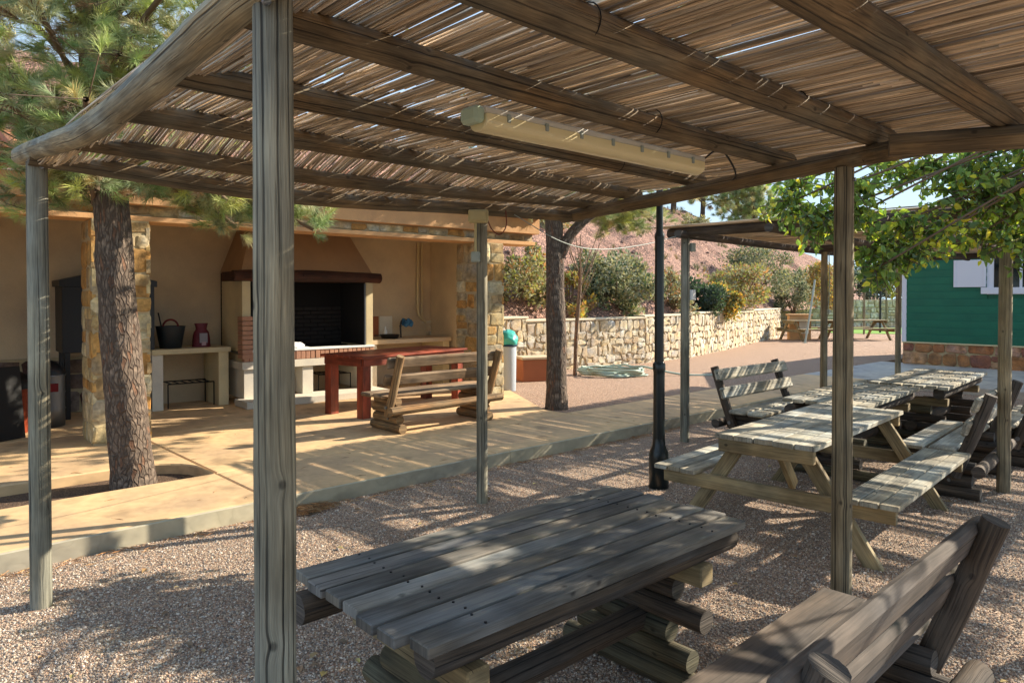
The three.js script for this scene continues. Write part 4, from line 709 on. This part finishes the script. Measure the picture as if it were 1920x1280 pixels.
// ---------------------------------------------------------------- rocks, dry tufts and litter
{
  const list = [], ico = new THREE.IcosahedronGeometry(1, 0), q = new THREE.Quaternion(), mt = new THREE.Matrix4(), col = new THREE.Color(), im = new THREE.InstancedMesh(ico, tmat(STONE, 0xffffff, 0.01), 900); im.name = 'hillside_rocks';
  for (let i = 0; i < 900; i++) { const p = hillAt(rr(-10, 34), 0.6 + 16 * Math.pow(rnd(), 1.5)), s = rr(0.025, 0.08); q.setFromEuler(new THREE.Euler(rr(0, 6), rr(0, 6), rr(0, 6))); mt.compose(p, q, V(s, s * rr(0.5, 0.8), s * rr(0.8, 1.4))); im.setMatrixAt(i, mt); const k = rr(0.6, 1.1); im.setColorAt(i, col.setRGB(0.42 * k, 0.26 * k, 0.20 * k)); }
  im.castShadow = im.receiveShadow = true; scene.add(im); stuff(im); tag(im, 'loose reddish rocks strewn over the hillside', 'rocks');
  const tg = new THREE.Group(); tg.name = 'dry_grass'; scene.add(tg); stuff(tg); tag(tg, 'dry grass and low scrub tufts on the red slope', 'grass');
  for (let i = 0; i < 1500; i++) { const p = hillAt(rr(-8, 36), 0.5 + 18 * rnd()); if (fbm(p.x * 0.3 + 60, p.z * 0.3 + 90, 999, 999, 31, 3) < 0.5) continue; list.push([p, V(rr(-0.3, 0.3), 1, rr(-0.3, 0.3)), rr(0.3, 0.95), vary(pick([[0.42, 0.34, 0.16], [0.30, 0.28, 0.12], [0.22, 0.22, 0.10]]))]); }
  scatter('tufts', BIGTUFT, needleMat, list, tg);
}
{ // fallen needles and leaves
  const needle = new THREE.BufferGeometry(); needle.setAttribute('position', new THREE.Float32BufferAttribute([-0.045, 0, 0, 0.045, 0.002, -0.0008, 0.045, 0, 0.0008, -0.045, 0, 0, 0.0, 0.005, 0.0008, 0.045, 0, 0.0008], 3)); needle.computeVertexNormals();
  const put = (name, geo, n, fn, cols, label) => { const im = new THREE.InstancedMesh(geo, mat(0xffffff, { side: THREE.DoubleSide }), n), q = new THREE.Quaternion(), mt = new THREE.Matrix4(), c = new THREE.Color(); im.name = name; for (let i = 0; i < n; i++) { const p = fn(i); q.setFromEuler(new THREE.Euler(rr(-0.15, 0.15), rr(0, 6.3), rr(-0.15, 0.15))); const s = rr(0.7, 1.3); mt.compose(p, q, V(s, s, s)); im.setMatrixAt(i, mt); im.setColorAt(i, c.setRGB(...vary(pick(cols)))); } im.castShadow = im.receiveShadow = true; scene.add(im); stuff(im); tag(im, label, 'litter'); };
  const onKerb = () => { const a = rr(-5, 5), k = -0.04 - Math.abs(rr(-0.25, 0.25)) * rnd(), [x, z] = fromKerb(a, k); return V(x, 0.012, z); };
  put('fallen_needles', needle, 1420, i => { if (i < 700) { const [x, z] = fromKerb(-0.35 + rr(-0.25, 0.25) * rnd(), -0.03 - 0.16 * rnd()); return V(x, 0.012 + 0.03 * rnd(), z); } if (i < 1300) return onKerb(); const [x, z] = fromKerb(rr(-5, 4.5), rr(0.05, 3.2)), pit = (() => { const dx = x - K0[0], D = -z - K0[1], a = dx * UA[0] + D * UA[1], k = -(dx * VA[0] + D * VA[1]); return a < -0.66 && k > 1.13 && k < 1.92; })(); return V(x, pit ? 0.042 : 0.133, z); }, [[0.42, 0.22, 0.09], [0.30, 0.17, 0.08], [0.50, 0.32, 0.15]], 'reddish fallen pine needles along the kerb and on the paving');
  put('fallen_leaves', leafGeo(0.045, 0.026, 0.3), 150, i => { const D = 1.8 + 5.5 * rnd(), X = rr(-0.7, 0.7) * D, k = -(VA[0] * (X - K0[0]) + VA[1] * (D - K0[1])); return k > -0.05 ? V(X * 0.3, 0.012, -2.5 - rnd()) : V(X, 0.012, -D); }, [[0.33, 0.22, 0.10], [0.45, 0.34, 0.12], [0.22, 0.15, 0.09]], 'dry brown leaves fallen on gravel and paving');
}
// ---------------------------------------------------------------- green house (local x along its front, local z out of it)
{
  const g = thing('green_house', 'green clapboard house with white trim on a rust stone base', 'house', at(9.2, 16.8), turnFor(137)), W = 7, y0 = 0.62, eave = 2.72, apex = 3.5, ridge = eave + apex * 0.5;
  const base = mesh('stone_base', bx(W, 0.66, 6, W / 2, 0.31, -3.02), M.grout, g); stoneFace(base, W, 0.5, 0, 0.125, -0.014, 0, 0.36, 0.26, RUST, 0.018, 0.022);
  mesh('base_ledge', bx(W + 0.02, 0.03, 0.1, W / 2, 0.637, -0.03), M.cream, g);
  const shape = new THREE.Shape([[0, y0 + 0.03], [W, y0 + 0.03], [W, eave], [apex, ridge], [0, eave]].map(p => new THREE.Vector2(...p))), body = new THREE.ExtrudeGeometry(shape, { depth: 5.9, bevelEnabled: false }); body.translate(0, 0, -5.97);
  const wall = mesh('wall', planarUV(body, 'x'), M.green, g), bh = 0.165;
  for (let k = 0; y0 + 0.035 + k * bh < ridge - 0.1; k++) {
    const y = y0 + 0.035 + k * bh, top = y + bh, x0 = top > eave ? (top - eave) / 0.5 : 0, x1 = W - x0, spans = y + bh > 1.78 && y < 2.62 ? [[x0, 1.68], [2.86, x1]] : [[x0, x1]];
    for (const [a, b] of spans) if (b - a > 0.1) mesh('board', moved(cbox(b - a, bh + 0.012, 0.02, 0.003), (a + b) / 2, y + bh / 2, -0.04, 0.16, 0, 0), M.green, wall);
  }
  mesh('corner_trim', bx(0.1, eave - y0, 0.05, 0.02, (eave + y0) / 2 + 0.02, -0.035), M.trim, g);
  const win = mesh('window', bx(1.2, 0.9, 0.05, 2.27, 2.2, -0.055), M.trim, g); mesh('pane', bx(0.98, 0.68, 0.01, 2.3, 2.22, -0.026), mat(0x1a2020, { roughness: 0.08 }), win); mesh('mullion', bx(0.05, 0.68, 0.02, 2.3, 2.22, -0.02), M.trim, win);
  mesh('sill', bx(1.4, 0.14, 0.09, 2.28, 1.83, -0.01), M.trim, win); mesh('head', bx(1.36, 0.1, 0.06, 2.28, 2.66, -0.02), M.trim, win);
  const sh = mesh('shutter', bx(0.62, 0.6, 0.03, 1.36, 2.21, 0.0), M.trim, g); for (const x of [1.075, 1.645]) mesh('stile', bx(0.05, 0.6, 0.012, x, 2.21, 0.021), M.trim, sh);
  for (const s of [-1, 1]) { const L = Math.hypot(apex + 0.35, (apex + 0.35) * 0.5), cx = s < 0 ? (apex - 0.35) / 2 : W - (apex - 0.35) / 2; mesh('roof', moved(cbox(L, 0.11, 6.7, 0.01), cx, ridge + 0.07 - (apex + 0.35) * 0.25, -2.9, 0, 0, s < 0 ? Math.atan(0.5) : -Math.atan(0.5)), M.roofBrown, g); }
}
// ---------------------------------------------------------------- far field
{
  const f = mesh('grass_field', slabGeo([[14, -31], [30, -27], [34, -36], [15, -36.5]].reverse(), 0.12, 0.02, 0), mat(0x6f9a2c)); struct(f);
  const w = thing('far_wall', 'far pale stone wall behind the grass field', 'wall', at(13.2, 36.6), turnFor(84)), by = new Map(); mesh('core', bx(16, 1.5, 0.4, 8, 0.8, -0.22), M.grout, w);
  for (const s of stones(16, 1.5, 0.34, 0.26, 0.03, 0.04)) { s.translate(0, 0.05, 0); const m = pick(PALE); if (!by.has(m)) by.set(m, []); by.get(m).push(s); } for (const [m, l] of by) stuff(mesh('stonework', merged(l), m, w));
  [[14.9, 30.2, 2.0, M.postWarm, 'slim wooden pole at the edge of the grass field'], [16.2, 31.4, 2.3, M.lampPaint, 'dark green pole on the grass field'], [17.3, 33, 1.9, M.postWarm, 'slim wooden pole farther back on the field']].forEach(([X, D, h, m, l]) => { const g = thing('field_pole', l, 'pole', at(X, D, 0.1)); mesh('shaft', logGeo([V(0, -0.05, 0), V(0, h, 0)], 0.045, 0.04, { seg: 4, radial: 8 }), m, g); mesh('cap', moved(new THREE.SphereGeometry(0.05, 10, 6), 0, h, 0), m, g); });
  const c = thing('meter_cabinet', 'small masonry meter cabinet with white door at the end of the wall', 'cabinet', at(10.7, 26.6, 0.09), turnFor(100)); mesh('body', bx(0.75, 0.9, 0.45, 0, 0.45, 0), M.orange, c); mesh('cap', bx(0.85, 0.06, 0.55, 0, 0.935, 0), M.orange, c); mesh('door', bx(0.34, 0.5, 0.03, 0.12, 0.5, 0.235), M.white2, c);
  const p = thing('wire_pole', 'thin leaning metal pole beside the meter cabinet', 'pole', at(10.1, 24.6, 0.09)); mesh('shaft', tube([V(0, 0, 0), V(0.25, 1.0, -0.2), V(0.5, 2.2, -0.4)], 0.035, 8, 8), M.boxGrey, p); mesh('foot', bx(0.12, 0.03, 0.12, 0, 0.016, 0), M.boxGrey, p);
}
{ // hose coil on the yard
  const pts = []; for (let k = 0; k <= 90; k++) { const a = k / 90 * Math.PI * 2 * 5, r = 0.62 + 0.08 * Math.sin(k * 1.7) + 0.04 * Math.sin(k * 0.6); pts.push(V(Math.cos(a) * r, 0.025 + 0.03 * (k / 18) * rr(0.8, 1.1), Math.sin(a) * r * 0.75)); } pts.push(V(1.4, 0.03, 0.1), V(2.4, 0.02, 0.05));
  const h = mesh('garden_hose', tube(pts, 0.02, 260, 6), mat(0x9fb0a0, { roughness: 0.5 })); h.position.copy(at(2.05, 14.5, 0.1)); tag(h, 'pale green garden hose coiled on the gravel before the wall', 'hose');
}
// ---------------------------------------------------------------- things by the shelter
{
  const g = thing('waste_bin', 'grey bin with a turquoise bag bulging over its rim', 'bin', at(-0.08, 12.1, 0.11)); mesh('body', lathe([[0, 0], [0.145, 0], [0.155, 0.76], [0.15, 0.76], [0.14, 0.02], [0, 0.02]], 28), M.grey, g);
  const bag = new THREE.SphereGeometry(0.19, 28, 18), p = bag.attributes.position; for (let i = 0; i < p.count; i++) { const k = 1 + 0.45 * (fbm(p.getX(i) * 20 + 9, p.getY(i) * 20 + p.getZ(i) * 14 + 9, 99, 99, 5, 3) - 0.5); p.setXYZ(i, p.getX(i) * k, p.getY(i) * 0.85 * k + 0.86, p.getZ(i) * k); } bag.computeVertexNormals(); mesh('bag', bag, mat(0x3aa79c, { roughness: 0.4 }), g); mesh('rim', moved(new THREE.TorusGeometry(0.16, 0.018, 8, 28), 0, 0.77, 0, Math.PI / 2), mat(0x1d3350), g);
  const b = thing('terracotta_block', 'low terracotta coloured masonry block beside the bin', 'planter', at(0.42, 13.6, 0.1), turnFor(70)); mesh('body', bx(0.62, 0.42, 0.42, 0, 0.21, 0, 0.015), M.terracotta, b); mesh('top', bx(0.66, 0.05, 0.46, 0, 0.445, 0, 0.012), M.wall, b);
}
{
  let g = inside('smoker_cabinet', 'tall dark iron smoker cabinet behind the left pillar', 'smoker', 0.02, 2.05);
  mesh('body', bx(1.08, 0.85, 0.55, 0.54, 1.275, -0.28), M.black, g); const roofS = new THREE.Shape([[-0.03, 1.7], [1.11, 1.7], [1.11, 1.78], [0.54, 1.92], [-0.03, 1.78]].map(q => new THREE.Vector2(...q))), rg = new THREE.ExtrudeGeometry(roofS, { depth: 0.62, bevelEnabled: false }); rg.translate(0, 0, -0.6); mesh('lid', planarUV(rg), M.black, g);
  for (const x of [0.06, 1.02]) for (const z of [-0.05, -0.5]) mesh('leg', bx(0.06, 0.86, 0.06, x, 0.43, z), M.black, g);
  g = inside('steel_drum', 'ribbed steel drum bin with a red label under the smoker', 'drum', -0.2, 1.72); mesh('body', lathe([[0, 0], [0.2, 0], [0.2, 0.2], [0.208, 0.21], [0.2, 0.22], [0.2, 0.4], [0.208, 0.41], [0.2, 0.42], [0.2, 0.6], [0.21, 0.61], [0.21, 0.63], [0.19, 0.63], [0.19, 0.02], [0, 0.02]], 32), M.steel, g); mesh('label', bx(0.09, 0.1, 0.012, 0.06, 0.48, 0.196), mat(0x6e1414), g); mesh('liner', moved(new THREE.SphereGeometry(0.205, 20, 10, 0, 6.3, 0, 1.5), 0, 0.6, 0), M.black, g);
  g = inside('orange_bin', 'orange plastic bin with a black liner at far left', 'bin', -0.56, 1.45); mesh('body', lathe([[0, 0], [0.15, 0], [0.19, 0.56], [0.2, 0.57], [0.18, 0.57], [0.14, 0.02], [0, 0.02]], 28), mat(0x8f3a1c, { roughness: 0.6 }), g); mesh('liner', moved(new THREE.SphereGeometry(0.22, 20, 10, 0, 6.3, 0, 1.5), 0, 0.5, 0), M.black, g);
  g = inside('leaning_panel', 'black sheet metal panel leaning at the left edge', 'panel', -0.72, 0.95); mesh('sheet', moved(bx(0.5, 0.8, 0.02), 0, 0.4, 0, -0.12, 0.5, 0.06), M.black, g); mesh('edge', moved(bx(0.5, 0.025, 0.03), 0, 0.02, 0, -0.12, 0.5, 0.06), M.iron, g);
  g = inside('black_bucket', 'black rubber bucket with red handles on the left counter', 'bucket', 1.36, 2.28, FLOOR + 0.845); mesh('body', lathe([[0, 0], [0.14, 0], [0.19, 0.3], [0.2, 0.31], [0.18, 0.31], [0.135, 0.02], [0, 0.02]], 28), mat(0x1b2226, { roughness: 0.5 }), g); mesh('handle', moved(new THREE.TorusGeometry(0.1, 0.014, 6, 16, Math.PI), 0, 0.3, 0), mat(0x6d1d1a), g); mesh('poker', tube([V(-0.1, 0.2, 0), V(-0.16, 0.5, 0)], 0.01, 4, 6), M.iron, g);
  g = inside('charcoal_bag', 'red and dark printed charcoal bag on the left counter', 'bag', 1.78, 2.3, FLOOR + 0.845); const bagG = new THREE.CylinderGeometry(0.09, 0.13, 0.34, 16, 8), bp = bagG.attributes.position; for (let i = 0; i < bp.count; i++) { const t = (bp.getY(i) + 0.17) / 0.34; bp.setXYZ(i, bp.getX(i) * (1 - 0.25 * smooth(0.6, 0.75, t) + 0.3 * smooth(0.8, 1, t)) * (1 + 0.05 * Math.sin(i * 2.3)), bp.getY(i) + 0.17, bp.getZ(i) * (1 - 0.5 * t)); } bagG.computeVertexNormals(); mesh('body', bagG, mat(0x5e1420, { roughness: 0.6 }), g); mesh('printed_front', bx(0.11, 0.14, 0.012, 0, 0.13, 0.108), mat(0x8b8588), g); mesh('printed_patch', bx(0.06, 0.05, 0.012, 0, 0.05, 0.122), mat(0xb09090), g);
  g = inside('cast_iron_pan', 'dark pan standing on the right counter', 'pan', 4.92, 2.32, FLOOR + 0.845); mesh('body', lathe([[0, 0], [0.14, 0], [0.17, 0.07], [0.16, 0.07], [0.13, 0.015], [0, 0.015]], 24), M.black, g); mesh('handle', bx(0.16, 0.018, 0.03, -0.22, 0.06, 0), M.black, g);
  g = inside('soap_bottle', 'small white bottle behind the dark pan', 'bottle', 4.98, 2.58, FLOOR + 0.845); mesh('body', lathe([[0, 0], [0.035, 0], [0.036, 0.11], [0.014, 0.15], [0.014, 0.17], [0, 0.17]], 18), M.white2, g); mesh('cap', moved(new THREE.CylinderGeometry(0.014, 0.016, 0.03, 12), 0, 0.185, 0), M.white2, g);
  g = inside('tap', 'black swan neck tap on the right counter', 'tap', 5.25, 2.5, FLOOR + 0.845); mesh('stem', tube([V(0, 0, 0), V(0, 0.26, 0), V(0.04, 0.32, 0.01), V(0.12, 0.3, 0.02)], 0.016, 20, 8), M.black, g); mesh('lever', bx(0.05, 0.015, 0.02, -0.02, 0.2, 0.02), M.black, g);
  g = inside('blue_cloth', 'blue cloth draped over the tap', 'cloth', 5.36, 2.47, FLOOR + 0.845); const cg = new THREE.PlaneGeometry(0.2, 0.2, 12, 12), cp = cg.attributes.position; for (let i = 0; i < cp.count; i++) { const x = cp.getX(i), y = cp.getY(i), f = Math.abs(y) * 1.5; cp.setXYZ(i, x * 0.9 + 0.02 * Math.sin(y * 40), 0.33 - f * 0.9 + 0.015 * Math.sin(x * 50), Math.sign(y) * 0.035 * smooth(0, 0.05, Math.abs(y)) + 0.012 * Math.sin(x * 60 + y * 20)); } cg.computeVertexNormals(); mesh('fold', cg, mat(0x3c6c8c, { side: THREE.DoubleSide, roughness: 0.9 }), g); mesh('hem', tube([V(-0.09, 0.2, 0.04), V(0, 0.195, 0.03), V(0.09, 0.2, 0.04)], 0.004, 10, 5), mat(0x3c6c8c), g);
  g = inside('white_cloth', 'crumpled white cloth on the barbecue ledge', 'cloth', 3.0, 1.85, FLOOR + 0.793); const wg = new THREE.SphereGeometry(0.12, 24, 14), wp = wg.attributes.position; for (let i = 0; i < wp.count; i++) { const k = 1 + 0.5 * (fbm(wp.getX(i) * 30 + 9, wp.getY(i) * 30 + wp.getZ(i) * 25 + 9, 99, 99, 8, 3) - 0.5); wp.setXYZ(i, wp.getX(i) * 1.3 * k, Math.max(0, wp.getY(i) * 0.5 * k + 0.03), wp.getZ(i) * 0.6 * k); } wg.computeVertexNormals(); mesh('heap', wg, M.white2, g); mesh('fold', bx(0.2, 0.012, 0.1, 0.1, 0.008, 0.03), M.white2, g);
  for (const [s, t, label] of [[1.3, 2.2, 'black iron grill stand under the left counter'], [2.5, 2.0, 'black iron grill stand in the left barbecue bay'], [3.45, 2.0, 'black iron grill stand in the right barbecue bay']]) {
    g = inside('grill_stand', label, 'grill stand', s, t, t < 2.1 ? FLOOR + 0.1 : FLOOR); const L = t < 2.1 ? 0.55 : 0.62, hh = t < 2.1 ? 0.24 : 0.34, rod = (a, b) => new THREE.TubeGeometry(new THREE.LineCurve3(a, b), 1, 0.009, 5);
    for (const x of [0, L]) for (const z of [0, -0.4]) mesh('leg', rod(V(x, 0, z), V(x, hh, z)), M.iron, g);
    for (const z of [0, -0.4]) mesh('rail', rod(V(0, hh, z), V(L, hh, z)), M.iron, g); for (let k = 0; k < 6; k++) mesh('bar', rod(V(L * (k + 0.5) / 6, hh, 0), V(L * (k + 0.5) / 6, hh, -0.4)), M.iron, g);
  }
}
renderer.render(scene, camera);
